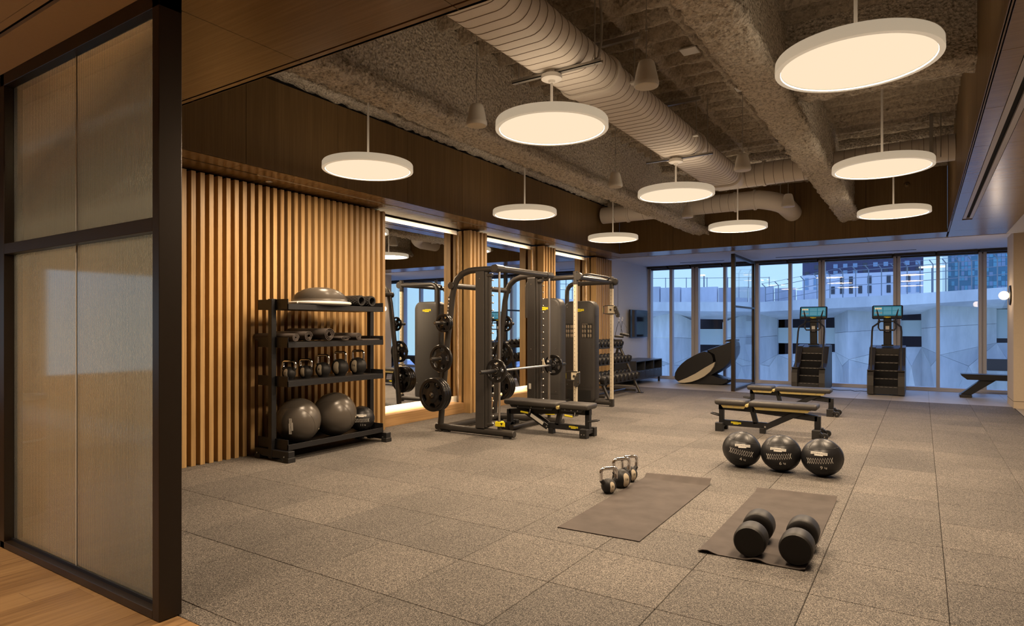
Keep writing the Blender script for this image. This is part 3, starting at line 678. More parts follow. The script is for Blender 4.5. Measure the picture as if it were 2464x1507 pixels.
# exercise balls
def gym_ball(loc, r, label, by, badge):
    t = thing('exercise_ball', label, 'exercise ball', loc, 0, 'exercise balls on the bottom shelf')
    obj('ball', MB().sphere((0, 0, 0), r, 48, 30), M['ballvinyl'], t, True)
    for a in (-28, 0, 28):
        z = r * math.sin(R(a)); q = r * math.cos(R(a))
        pts = [(q * math.cos(2*PI*i/48) * 1.0, z, q * math.sin(2*PI*i/48)) for i in range(48)]
        m = MB(); m.M = Matrix.Rotation(R(35), 4, 'Z') @ Matrix.Rotation(R(20), 4, 'X'); m.tube([tuple(Vector(p) * 1.0005) for p in pts], .0011, 5, False, True); obj('seam', m, M['ballvinyl'], t, True)
    d = Vector(by).normalized(); obj('valve', MB().lathe([(0, .004), (.006, .004), (.010, 0)], tuple(d * (r - .001)), tuple(d), 14), M['cream'], t, True)
    if badge:
        d = Vector(badge).normalized(); zq = d.to_track_quat('Z', 'X').to_euler()
        techno_badge(t, tuple(d * (r + .001)), zq, .17, M['print'], M['printblack'])
gym_ball((-5.745, 4.53, sz[0] + .243 + .002), .243, 'smaller grey exercise ball beside the near upright of the rack', (.62, .5, -.35), (.55, -.80, -.12))
gym_ball((-5.745, 5.045, sz[0] + .252 + .002), .252, 'larger grey exercise ball in the middle of the bottom shelf', (.75, .42, -.10), None)
# medicine balls: soft leather ball built from panels
def med_ball(loc, r, rz, label, mass, tilt=0, group='leather medicine balls'):
    t = thing('medicine_ball', label, 'medicine ball', loc, rz, group)
    prof = []
    m = 24
    for i in range(m + 1):
        a = -90 + 180 * i / m; s = math.sin(R(a)); c = math.cos(R(a))
        k = 1 - .035 * (math.cos(R(a * 4)) < 0) * 0
        prof.append((max(0, r * c * (1 + .03 * math.cos(R(2 * a)))), r * s * .975))
    prof[0] = (0, -r * .96); prof[-1] = (0, r * .96)
    q = MB(); q.M = Matrix.Rotation(R(tilt), 4, 'Y'); q.lathe(prof, (0, 0, 0), (0, 0, 1), 40)
    body = obj('ball_shell', q, M['leather'], t, True)
    def at(az, el, g=1.0):
        v = Vector((math.sin(R(az)) * math.cos(R(el)), -math.cos(R(az)) * math.cos(R(el)), math.sin(R(el))))
        rr = r * (1 + .03 * math.cos(R(2 * el)) * math.cos(R(el)) ** 2 - .028 * math.sin(R(el)) ** 2)
        return Matrix.Rotation(R(tilt), 4, 'Y') @ (v * rr * g)
    def seam(pts): obj('seam', MB().tube([at(a, e, 1.0008) for a, e in pts], .0016, 5), M['rubblack'], t, True)
    seam([(a, 33) for a in range(0, 361, 12)]); seam([(a, -33) for a in range(0, 361, 12)])
    for az in range(0, 360, 60):
        seam([(az + 20, e) for e in range(33, 91, 8)]); seam([(az + 20, e) for e in range(-33, -91, -8)])
    for az in (75, 180, 285): seam([(az, e) for e in range(-33, 34, 6)])
    # stitched lacing
    for ph in (0, 1):
        n = 11; w2 = 36
        pts = [at(-w2 + 2 * w2 * i / n - 3, (8 if (i + ph) % 2 else -8) - 1, 1.006) for i in range(n + 1)]
        obj('lacing', MB().tube(pts, .0023, 5), M['print'], t, True)
    p0 = at(-2, 19.5, 1.006); nrm = p0.normalized(); 
    zq = nrm.to_track_quat('Z', 'Y').to_euler()
    techno_badge(t, tuple(p0), zq, r * .78, M['print'], M['printblack'])
    for txt, az, sz_ in ((mass, 0, r * .27), ('kg', 12 + 3 * (len(mass) - 1), r * .15)):
        p1 = at(az, -22, 1.006); zq = p1.normalized().to_track_quat('Z', 'Y').to_euler(); text_mesh('weight_mark', txt, sz_, M['print'], t, tuple(p1), zq, .0003)
    return t
med_ball((-5.74, 5.46, sz[0] + .152), .155, R(48), 'black medicine ball marked 11 kg on the bottom shelf', '11', 0, 'leather medicine balls')
# kettlebells
def kettlebell(loc, r, hh, hw, rz, label, num, group):
    t = thing('kettlebell', label, 'kettlebell', loc, rz, group)
    zc = r * .93
    prof = [(0, 0), (r * .55, 0), (r * .62, r * .03)] + [(r * math.cos(R(a)), zc + r * math.sin(R(a))) for a in (-48, -36, -24, -12, 0, 12, 24, 36, 48, 60, 72)] + [(r * .18, zc + r * .99), (0, zc + r)]
    obj('bell', MB().lathe(prof, (0,0,0), (0,0,1), 32), M['rubblack'], t, True, 40)
    obj('seam', MB().tube([(-.5 * r, r * .867 * math.cos(R(a)), zc + r * .867 * math.sin(R(a))) for a in range(-40, 221, 10)], .0012, 5), M['black'], t, True)
    b0 = r * .72; z0 = zc + r * .62; c = .030; zt = hh - .014
    path = [(-b0 * .92, 0, z0 - .012), (-hw / 2 * .98, 0, z0 + .02), (-hw / 2, 0, zt - c * 1.2)] + [(-hw/2 + c - c * math.cos(R(a)), 0, zt - c + c * math.sin(R(a))) for a in (20, 45, 70)] + [(-hw/2 + c * 1.1, 0, zt), (hw/2 - c * 1.1, 0, zt)] + [(hw/2 - c + c * math.sin(R(a)), 0, zt - c + c * math.cos(R(a))) for a in (20, 45, 70)] + [(hw/2, 0, zt - c * 1.2), (hw / 2 * .98, 0, z0 + .02), (b0 * .92, 0, z0 - .012)]
    obj('handle', MB().tube(path, .0145, 14), M['chrome'], t, True, 60)
    for s_ in (-1, 1): obj('handle_boot', MB().cyl((s_ * b0 * .88, 0, z0 - .02), (s_ * (hw / 2 * .985), 0, z0 + .018), .022, 16, .003, .0185), M['rubblack'], t, True)
    poly = [(.42 * r * math.cos(R(a)), (.30 * r if a <= 180 else -.30 * r) + .42 * r * math.sin(R(a))) for a in range(0, 181, 18)]
    poly += [(-.42 * r, .1 * r), (-.42 * r, -.1 * r)] + [(.42 * r * math.cos(R(a)), -.30 * r + .42 * r * math.sin(R(a))) for a in range(180, 361, 18)] + [(.42 * r, -.1 * r), (.42 * r, .1 * r)]
    q = MB(); vs = []; n = len(poly)
    for u, v in poly: vs.append((u * .8, -math.sqrt(max(1e-6, (r * 1.012) ** 2 - (u * .8) ** 2 - (v * 1.0) ** 2)), zc + v))
    ctr = (0, -r * 1.018, zc); 
    vs = []
    for f_ in (1, .7, .4):
        for u, v in poly: u, v = u * .8 * f_, v * f_; vs.append((u, -math.sqrt(max(1e-6, (r * 1.018) ** 2 - u * u - v * v)), zc + v))
    q.add(vs + [ctr], [(i + n * l_, (i + 1) % n + n * l_, (i + 1) % n + n * (l_ + 1), i + n * (l_ + 1)) for l_ in (0, 1) for i in range(n)] + [(2 * n + i, 2 * n + (i + 1) % n, 3 * n) for i in range(n)])
    bd = obj('number_badge', q, M['badge'], t, True)
    if num: text_mesh('number', num, r * .40, M['printblack'], bd, (0, -r * 1.022, zc + r * .12), (R(90), 0, 0), .0004)
    return t
kb = [(4.395, .072, .212, .150, 'leftmost and smallest kettlebell on the rack shelf, chrome handle'), (4.615, .074, .218, .142, 'second kettlebell from the left on the rack shelf'), (4.855, .086, .258, .138, 'middle kettlebell of the five on the rack shelf'),
      (5.105, .100, .285, .145, 'fourth kettlebell from the left on the rack shelf'), (5.385, .104, .292, .148, 'rightmost and largest kettlebell on the rack shelf')]
for i, (y, r, h, w_, lb) in enumerate(kb): kettlebell((-5.72, y, sz[1]), r, h, w_, R(18), lb, ['4', '4', '8', '12', '16'][i] if i in (0, 2, 4) else '', 'kettlebells on the rack')
for x, y, r, h, w_, nm, lb in ((-2.215, 4.905, .0635, .222, .152, '8', 'smallest chrome-handled kettlebell on the floor, badge 8'), (-2.20, 5.14, .082, .262, .158, '16', 'middle and largest chrome-handled kettlebell on the floor, badge 16'), (-2.225, 5.38, .072, .236, .155, '10', 'rearmost chrome-handled kettlebell on the floor, badge 10')):
    kettlebell((x, y, 0), r, h, w_, R(57), lb, nm, 'kettlebells on the floor')
# half ball trainer
t = thing('balance_dome', 'ribbed grey half-ball trainer on a pale platform on the top shelf', 'balance trainer', (-5.73, 4.82, sz[3]))
Rb = .325
obj('platform', MB().lathe([(0, .0), (.27, .0), (.33, .006), (.345, .016), (.345, .032), (.335, .040), (.30, .044), (0, .044)], (0,0,0), (0,0,1), 48), M['whiteplastic'], t, True, 40)
pr = []
hd = .165; n = 40
for i in range(n + 1):
    a = R(90 * i / n); g = .0022 * (1 if (i % 2) else -1) if 3 < i < 37 else 0
    pr.append((max(0, (Rb - .02) * math.cos(a) ** .9 + g), 0.040 + hd * math.sin(a) + g))
pr[-1] = (0, 0.040 + hd)
obj('dome', MB().lathe(pr, (0,0,0), (0,0,1), 48), M['ballvinyl'], t, True, 60)
obj('tow_handle', MB().box((-.05, -.355, .014), (.05, -.335, .036), .004), M['whiteplastic'], t)
# foam rollers
for y, lb in ((5.245, 'textured black foam roller next to the half-ball trainer'), (5.415, 'textured black foam roller at the far end of the top shelf')):
    t = thing('foam_roller', lb, 'foam roller', (-5.55, y, sz[3] + .0662), 0, 'foam rollers on the top shelf')
    obj('tube', MB().lathe([(.042, 0), (.058, 0), (.060, .004), (.060, .326), (.058, .33), (.042, .33), (.042, 0)], (.04, 0, 0), (-1, 0, 0), 28), M['rubblack'], t, True, 40)
    q = MB()
    for i in range(11):
        for k in range(14):
            a = 2 * PI * (k + .5 * (i % 2)) / 14; c = (.02 - .03 * i, .0615 * math.cos(a), .0615 * math.sin(a)); m = MB()
            q.lathe([(.008, 0), (.006, .004), (0, .0045)], c, (0, math.cos(a), math.sin(a)), 6)
    o = obj('knobs', q, M['rubblack'], t); o['kind'] = 'stuff'
# rolled mats
def spiral(r0, r1, turns, n, sx=1, sz_=1):
    return [((r0 + (r1 - r0) * i / n) * math.cos(2 * PI * turns * i / n) * sx, (r0 + (r1 - r0) * i / n) * math.sin(2 * PI * turns * i / n) * sz_) for i in range(n + 1)]
def rolled(y, r, r0, turns, label, x0=-6.08, x1=-5.47, sx=1, sz_=1, th=.0045):
    t = thing('rolled_mat', label, 'exercise mat', (0, y, sz[2] + r * sz_ + .001), 0, 'rolled mats on the rack'); n = int(turns * 22)
    sp_ = spiral(r - .002, r0, turns, n, sx, sz_); q = MB(); vs = []; fs = []
    for i, (a, b_) in enumerate(sp_):
        l = math.hypot(a, b_) or 1; ia, ib = a * (1 - th / l), b_ * (1 - th / l)
        vs += [(x0, a, b_), (x1, a, b_), (x1, ia, ib), (x0, ia, ib)]
    for i in range(n):
        A = 4 * i; B = A + 4; fs += [(A, A+1, B+1, B), (A+1, A+2, B+2, B+1), (A+2, A+3, B+3, B+2), (A+3, A, B, B+3)]
    fs += [(0, 1, 2, 3), (4*n, 4*n+1, 4*n+2, 4*n+3)]
    obj('mat_roll', q.add(vs, fs), M['matgrey'], t, True, 50)
    return t
rolled(4.275, .047, .010, 4.2, 'tightly rolled mat at the near end of the second shelf', -6.1, -5.455)
rolled(4.475, .058, .018, 3.0, 'loosely rolled mat, second from the left on the shelf', -6.1, -5.50)
rolled(4.715, .074, .024, 3.2, 'widest hollow rolled mat in the middle of the shelf', -6.12, -5.45)
rolled(4.965, .048, .012, 2.6, 'slack flattened rolled mat right of the widest one', -6.08, -5.47, 1.5, .62)
rolled(5.19, .047, .008, 4.4, 'tightly rolled mat at the right of the shelf', -6.08, -5.50)
tag(obj('flat_mat', MB().box((-5.97, 5.28, sz[2]), (-5.53, 5.56, sz[2] + .014), .004), M['matgrey']), 'folded flat mat at the far end of the second shelf', 'exercise mat')
# ================================================================== RACK MACHINE WITH GUIDED BAR, PLATES, BENCHES
SY0, SY1 = 6.60, 7.87
SMM = thing('smith_machine', 'gunmetal guided-bar rack machine with curved frame beside the first mirror', 'weight machine', (0, 0, 0))
def legpath(y): return [(-5.44, y, .01), (-5.40, y, .42), (-5.33, y, 1.10), (-5.235, y, 1.80), (-5.205, y, 1.93), (-5.15, y, 2.03), (-5.06, y, 2.10), (-4.95, y, 2.132), (-4.86, y, 2.137), (-4.52, y, 2.137)]
for k, y in enumerate((SY0, SY1)):
    fr = obj('side_frame', MB().tube(legpath(y), .041, 16), M['gun'], SMM, True, 50)
    obj('foot_plate', MB().box((-5.49, y - .05, 0), (-5.39, y + .05, .014), .003), M['gun'], fr)
    bm_ = obj('base_tube', MB().cyl((-5.50, y, .062), (-4.255, y, .062), .046, 24, .004), M['gun'], SMM, True, 40)
    for x in (-5.33, -4.36): obj('foot', MB().box((x - .045, y - .035, 0), (x + .045, y + .035, .02), .003), M['rubblack'], bm_)
    obj('end_cap', MB().cyl((-4.2565, y, .062), (-4.250, y, .062), .042, 24, .002), M['gunmatte'], bm_, True)
    co = obj('guide_column', MB().box((-4.82, y - .05, .10), (-4.685, y + .05, 2.115), .006), M['gunmatte'], SMM)
    obj('round_rail', MB().cyl((-4.675, y, .115), (-4.675, y, 2.10), .036, 16), M['gun'], SMM, True)
    obj('peg_rail', MB().box((-4.64, y - .018, .13), (-4.605, y + .018, 2.08), .003), M['gunmatte'], SMM)
    for z in (.30, 1.08, 2.02): obj('screw', MB().cyl((-4.752, y - .049, z), (-4.752, y - .054, z), .006, 8), M['steelbar'], co)
    for i in range(20):
        z = .17 + i * .096
        obj('peg', MB().cyl((-4.61, y - .004, z), (-4.575, y - .004, z), .007, 10).sphere((-4.572, y - .004, z), .0115, 10, 6), M['chrome'], SMM, True)
    for z in (.155, 2.06): obj('bracket', MB().box((-4.69, y - .03, z - .02), (-4.58, y + .02, z + .02), .006), M['gun'], SMM)
    obj('guide_rod', MB().cyl((-4.478, y, .20), (-4.478, y, 2.115), .0145, 14), M['steelbar'], SMM, True)
    obj('rod_foot', MB().cyl((-4.478, y, .10), (-4.478, y, .215), .024, 16), M['gunmatte'], SMM, True)
    st = obj('safety_stop', MB().box((-4.515, y - .045, .145), (-4.44, y + .05, .205), .003).box((-4.44, y - .045, .150), (-4.37, y - .033, .205), .002), M['yellow'], SMM)
    obj('hook_notch', MB().prism([(-4.415, .160), (-4.395, .195), (-4.435, .195)], 'y', y - .0465, y - .0455), M['printblack'], st)
    obj('junction_cap', MB().cyl((-4.53, y - .058, 2.137), (-4.53, y + .058, 2.137), .05, 24, .004), M['gun'], SMM, True, 40)
    sl = obj('bar_carriage', MB().box((-4.505, y - .03, .765), (-4.45, y + .03, .935), .006), M['black'], SMM)
    obj('warning_sticker', MB().box((-4.494, y - .0312, .895), (-4.462, y - .0304, .925)), M['print'], sl)
    obj('peg_hook', MB().prism([(-4.56, .84), (-4.535, .835), (-4.515, .86), (-4.535, .90), (-4.545, .945), (-4.575, .925), (-4.56, .905)], 'y', y + (-.055 if k else .035), y + (-.035 if k else .055)), M['cream'], SMM)
    sgn = -1 if k == 0 else 1
    for z, x in ((.505, -5.405), (.98, -5.345), (1.45, -5.285)):
        obj('plate_peg', MB().cyl((x, y + sgn * .03, z), (x, y + sgn * (.30 if z > .6 else .245), z), .024, 16, .004), M['gun'], SMM, True)
        obj('peg_tip', MB().cyl((x, y + sgn * (.300 if z > .6 else .245), z), (x, y + sgn * (.303 if z > .6 else .248), z), .012, 12), M['steelbar'], SMM, True)
    obj('sleeve', MB().cyl((-4.46, y + sgn * .03, .85), (-4.46, y + sgn * .44, .85), .025, 16, .003), M['black'], SMM, True)
    obj('sleeve_tip', MB().cyl((-4.46, y + sgn * .44, .85), (-4.46, y + sgn * .443, .85), .012, 12), M['steelbar'], SMM, True)
obj('bar', MB().cyl((-4.46, SY0, .85), (-4.46, SY1, .85), .0145, 16), M['steelbar'], SMM, True)
obj('warning_label', MB().box((-4.79, SY1 - .0512, .50), (-4.75, SY1 - .0505, .58)), M['print'], SMM)
obj('top_tube', MB().cyl((-4.49, SY0 - .075, 2.137), (-4.49, SY1 + .075, 2.137), .040, 20), M['gun'], SMM, True)
for y in (SY0, SY1): obj('top_clamp', MB().cyl((-4.49, y - .085, 2.137), (-4.49, y + .085, 2.137), .049, 24, .005), M['gun'], SMM, True, 40)
obj('rear_tube', MB().cyl((-5.215, SY0 - .06, 1.945), (-5.215, SY1 + .06, 1.945), .038, 20), M['gun'], SMM, True)
for y in (SY0 - .055, SY1 + .055): obj('tube_cap', MB().cyl((-5.215, y - .012, 1.945), (-5.215, y + .012, 1.945), .047, 24, .004), M['gun'], SMM, True, 40)
obj('base_cross_tube', MB().cyl((-5.36, SY0, .06), (-5.36, SY1, .06), .042, 18), M['gun'], SMM, True)
obj('base_cross_tube', MB().cyl((-4.62, SY0 + .5, .05), (-4.62, SY1, .05), .035, 18), M['gun'], SMM, True)
lg = obj('instruction_print', MB().bar((-5.283, SY0 - .0435, 1.52), (-5.252, SY0 - .0435, 1.80), .03, .0006, 0, (0, 1, 0)), M['gunmatte'], SMM)
for i in range(6):
    z = 1.53 + i * .045; x = -5.282 + (z - 1.52) * .11; obj('icon', MB().box((x - .010, SY0 - .0445, z), (x + .010, SY0 - .0438, z + .026)), M['print'] if i % 2 else M['steel'], lg)
# weight plates: one design in three sizes, five grip openings
def plate_mesh(r, th, hub):
    n = 60; q = MB(); nh = 5
    def ring(rr, z): return [(rr * math.cos(2*PI*k/n), z, rr * math.sin(2*PI*k/n)) for k in range(n)]
    r_in, r_out = r * .50, r * .80
    def spoke(a0, a1, ra, rb, z):
        return [(ra * math.cos(a0), z, ra * math.sin(a0)), (rb * math.cos(a0), z, rb * math.sin(a0)), (rb * math.cos(a1), z, rb * math.sin(a1)), (ra * math.cos(a1), z, ra * math.sin(a1))]
    out = MB(); 
    rim = [(r_out, -th * .5), (r * .90, -th * .5), (r * .97, -th * .48), (r, -th * .30), (r, th * .30), (r * .97, th * .48), (r * .90, th * .5), (r_out, th * .5), (r_out - .006, th * .32), (r_out - .006, -th * .32), (r_out, -th * .5)]
    out.lathe(rim, (0,0,0), (0,1,0), n)
    ins = [(hub, -th * .55), (r_in * .62, -th * .55), (r_in * .72, -th * .36), (r_in, -th * .32), (r_in, th * .32), (r_in * .72, th * .36), (r_in * .62, th * .55), (hub, th * .55), (hub, -th * .55)]
    out.lathe(ins, (0,0,0), (0,1,0), n)
    for k in range(nh):
        a = 2 * PI * (k + .5) / nh + PI / 2; m = 8; hw = .36
        for z in (-th * .32, th * .32):
            vs = []; fs = []
            for i in range(m + 1):
                t_ = i / m; rr = r_in * .985 + (r_out + .002 - r_in * .985) * t_; w_ = hw * (.78 + .42 * (2 * t_ - 1) ** 2)
                vs += [(rr * math.cos(a - w_), z, rr * math.sin(a - w_)), (rr * math.cos(a + w_), z, rr * math.sin(a + w_))]
            out.add(vs, [(2*i, 2*i+1, 2*i+3, 2*i+2) for i in range(m)])
        for sg in (-1, 1):
            vs = []
            for i in range(m + 1):
                t_ = i / m; rr = r_in * .985 + (r_out + .002 - r_in * .985) * t_; w_ = hw * (.78 + .42 * (2 * t_ - 1) ** 2)
                vs += [(rr * math.cos(a + sg * w_), -th * .32, rr * math.sin(a + sg * w_)), (rr * math.cos(a + sg * w_), th * .32, rr * math.sin(a + sg * w_))]
            out.add(vs, [(2*i, 2*i+1, 2*i+3, 2*i+2) for i in range(m)])
    return out
M['plategloss'] = plain('plate_urethane', (.012, .011, .011), .22, 0, .5)
PM = {}
for nm, r, th in (('big', .222, .046), ('mid', .185, .040), ('small', .122, .036), ('bar', .150, .038)):
    PM[nm] = (mesh('plate_disc', plate_mesh(r, th, .027), M['plategloss'], True, 40), mesh('steel_bush', MB().lathe([(.0245, -th * .57), (.032, -th * .57), (.032, th * .57), (.0245, th * .57), (.0245, -th * .57)], (0,0,0), (0,1,0), 24), M['steelbar'], True, 40))
def put_plate(kind, x, y, z, label, grp='weight plates', rot=0):
    t = thing('weight_plate', label, 'weight plate', (x, y, z), 0, grp)
    obj('plate_disc', PM[kind][0], None, t, rot=(0, rot, 0)); obj('steel_bush', PM[kind][1], None, t)
for i, w_ in enumerate(('innermost', 'middle', 'outermost')): put_plate('big', -5.405, SY0 - .095 - .050 * i, .505, w_ + ' of the three large black plates on the near lower peg', rot=.3 * i)
put_plate('mid', -5.345, SY0 - .10, .98, 'medium black plate with five openings on the near middle peg', rot=.2)
put_plate('small', -5.285, SY0 - .085, 1.45, 'small black plate against the frame on the near upper peg'); put_plate('small', -5.285, SY0 - .125, 1.45, 'small black plate outermost on the near upper peg', rot=.5)
for i, w_ in enumerate(('innermost', 'middle', 'outermost')): put_plate('big', -5.405, SY1 + .095 + .050 * i, .505, w_ + ' of the large black plates on the far lower peg', rot=.3 * i + .4)
put_plate('mid', -5.345, SY1 + .10, .98, 'medium black plate on the far middle peg of the frame', rot=.8); put_plate('small', -5.285, SY1 + .085, 1.45, 'small black plate on the far upper peg of the frame', rot=.1)
put_plate('bar', -4.46, SY0 - .095, .85, 'black plate loaded on the near end of the guided bar', rot=.1); put_plate('bar', -4.46, SY1 + .095, .85, 'black plate loaded on the far end of the guided bar', rot=.6)
# benches
def pad(x0, x1, hw, z0, z1, r=.025):
    q = MB(); rings = []
    for z, g in ((z0, .018), (z0 + .012, .004), (z0 + .03, 0), (z1 - .02, 0), (z1 - .006, .006), (z1, .02)):
        a, b_, c = x0 + g, x1 - g, hw - g; pts = []
        for cx, cy_, a0 in ((b_ - r, c - r, 0), (a + r, c - r, 90), (a + r, -c + r, 180), (b_ - r, -c + r, 270)):
            for i in range(5): t_ = R(a0 + 90 * i / 4); pts.append((cx + r * math.cos(t_), cy_ + r * math.sin(t_), z))
        rings.append(pts)
    return loft(rings)
def bench(loc, rz, label, wheels, side):
    t = thing('adjustable_bench', label, 'bench', loc, rz, 'adjustable benches')
    obj('seat_pad', pad(.225, .625, .155, .355, .425), M['seat'], t, True, 45)
    b1 = obj('back_pad', pad(-.63, .185, .155, .355, .425), M['seat'], t, True, 45); obj('pad_seam', MB().box((-.372, -.152, .4245), (-.369, .152, .4262)), M['black'], b1)
    for x0, x1, nm in ((.25, .52, 'seat_rail'), (-.52, .10, 'back_rail')):
        for sy_ in (-1, 1):
            rl = obj(nm, MB().prism([(x0 - .03, .357), (x1 + .03, .357), (x1, .318), (x0, .318)], 'y', sy_ * .118 - .004, sy_ * .118 + .004), M['gold'] if (side < 0 and sy_ > 0) else M['black'], t)
            for k in range(3): obj('bolt', MB().cyl((x0 + (x1 - x0) * (k + .5) / 3, sy_ * .122, .338), (x0 + (x1 - x0) * (k + .5) / 3, sy_ * .126, .338), .007, 8), M['steelbar'], rl)
    obj('hinge_pin', MB().cyl((.205, -.165, .365), (.205, .165, .365), .022, 18, .004), M['gold'], t, True)
    # frame
    obj('seat_post', MB().box((.535, -.035, .06), (.595, .035, .345), .004), M['black'], t)
    obj('upper_beam', MB().bar((.60, 0, .315), (.14, 0, .305), .07, .07, .004).bar((.16, 0, .305), (-.62, 0, .245), .07, .075, .004), M['black'], t)
    obj('lower_beam', MB().bar((.565, 0, .105), (-.02, 0, .105), .06, .075, .004), M['black'], t)
    obj('inner_strut', MB().bar((.16, 0, .28), (.12, 0, .12), .06, .06, .003), M['black'], t)
    for y in (-.055, .055): obj('lift_arm', MB().bar((.0, y, .085), (-.46, y, .335), .02, .07, .003), M['black'], t)
    obj('warning_label', MB().bar((-.06, -.0665, .128), (-.25, -.0665, .231), .002, .045), M['print'], t)
    obj('pivot_bolt', MB().cyl((-.005, -.07, .095), (-.005, .07, .095), .012, 12), M['steelbar'], t)
    obj('rear_leg', MB().box((-.655, -.035, .06), (-.585, .035, .275), .004), M['black'], t)
    for x, nm in ((.565, 'seat_foot'), (-.62, 'rear_foot')):
        ft = obj(nm, MB().box((x - .035, -.15, .045), (x + .035, .15, .10), .004), M['black'], t)
        for y in (-.115, .115):
            obj('foot_block', MB().box((x - .05, y - .04, 0), (x + .05, y + .04, .115), .005), M['rubblack'], ft)
            for dx in (-.018, .018): obj('bolt', MB().cyl((x + dx, y - .041, .05), (x + dx, y - .045, .05), .007, 8), M['steelbar'], ft)
    obj('middle_foot', MB().box((.0, -.04, 0), (.07, .04, .07), .004), M['rubblack'], t)
    if wheels:
        for y in (-.15, .15):
            wh = obj('wheel', MB().cyl((-.715, y - .018, .045), (-.715, y + .018, .045), .042, 24, .004), M['rubblack'], t, True, 40)
            obj('wheel_fork', MB().bar((-.66, y, .085), (-.715, y, .045), .05, .035, .004), M['black'], wh)
            obj('axle', MB().cyl((-.715, y - .024, .045), (-.715, y + .024, .045), .009, 10), M['steelbar'], wh)
    obj('grip_handle', MB().tube([(.59, -.05, .20), (.66, -.05, .215), (.70, -.03, .22), (.70, .03, .22), (.66, .05, .215), (.59, .05, .20)], .011, 10), M['rubblack'], t, True)
    for x in (.36, -.30):
        lv = obj('adjust_lever', MB().tube([(x + .08, -.125, .315), (x + .08, -.14, .27), (x + .05, -.15, .262)], .006, 8), M['steelbar'], t, True)
        obj('lever_grip', MB().tube([(x + .06, -.148, .263), (x - .05, -.155, .275)], .013, 10), M['yellow'], lv, True)
    sy_ = -.0306 if side > 0 else .0306
    techno_badge(t, (.37, sy_, .11), (R(90), 0, 0 if side > 0 else R(180)), .13, M['yellow'], M['printblack'])
    return t
bench((-4.12, 7.25, 0), 0, 'dark adjustable bench set inside the guided-bar rack machine', False, 1)
bench((-1.72, 8.76, 0), PI, 'dark adjustable bench directly behind the three medicine balls', True, -1)
bench((-1.82, 11.08, 0), PI, 'dark adjustable bench farthest back, in front of the glass screen', True, -1)
# ================================================================== CABLE MACHINE
CY0, CY1, CXc = 8.86, 10.24, -4.565
CM = thing('cable_machine', 'dual adjustable pulley machine with two dark weight towers and cream columns', 'weight machine', (0, 0, 0))
def slab(x0, x1, z0, z1, r, n=8):
    pts = [(x0, z0), (x1 - .08, z0)] + [(x1 - .08 + .08 * math.sin(R(a)), z0 + .08 - .08 * math.cos(R(a))) for a in (30, 60, 90)]
    pts += [(x1 - r + r * math.cos(R(a)), z1 - r + r * math.sin(R(a))) for a in [90 * i / n for i in range(n + 1)]]
    pts += [(x0 + r - r * math.sin(R(a)), z1 - r + r * math.cos(R(a))) for a in [90 * i / n for i in range(n + 1)]]
    return pts
def inset(pts, g):
    cx = sum(p[0] for p in pts) / len(pts); cz = sum(p[1] for p in pts) / len(pts)
    return [(p[0] - g * (1 if p[0] > cx else -1), p[1] - g * (1 if p[1] > cz else -1)) for p in pts]
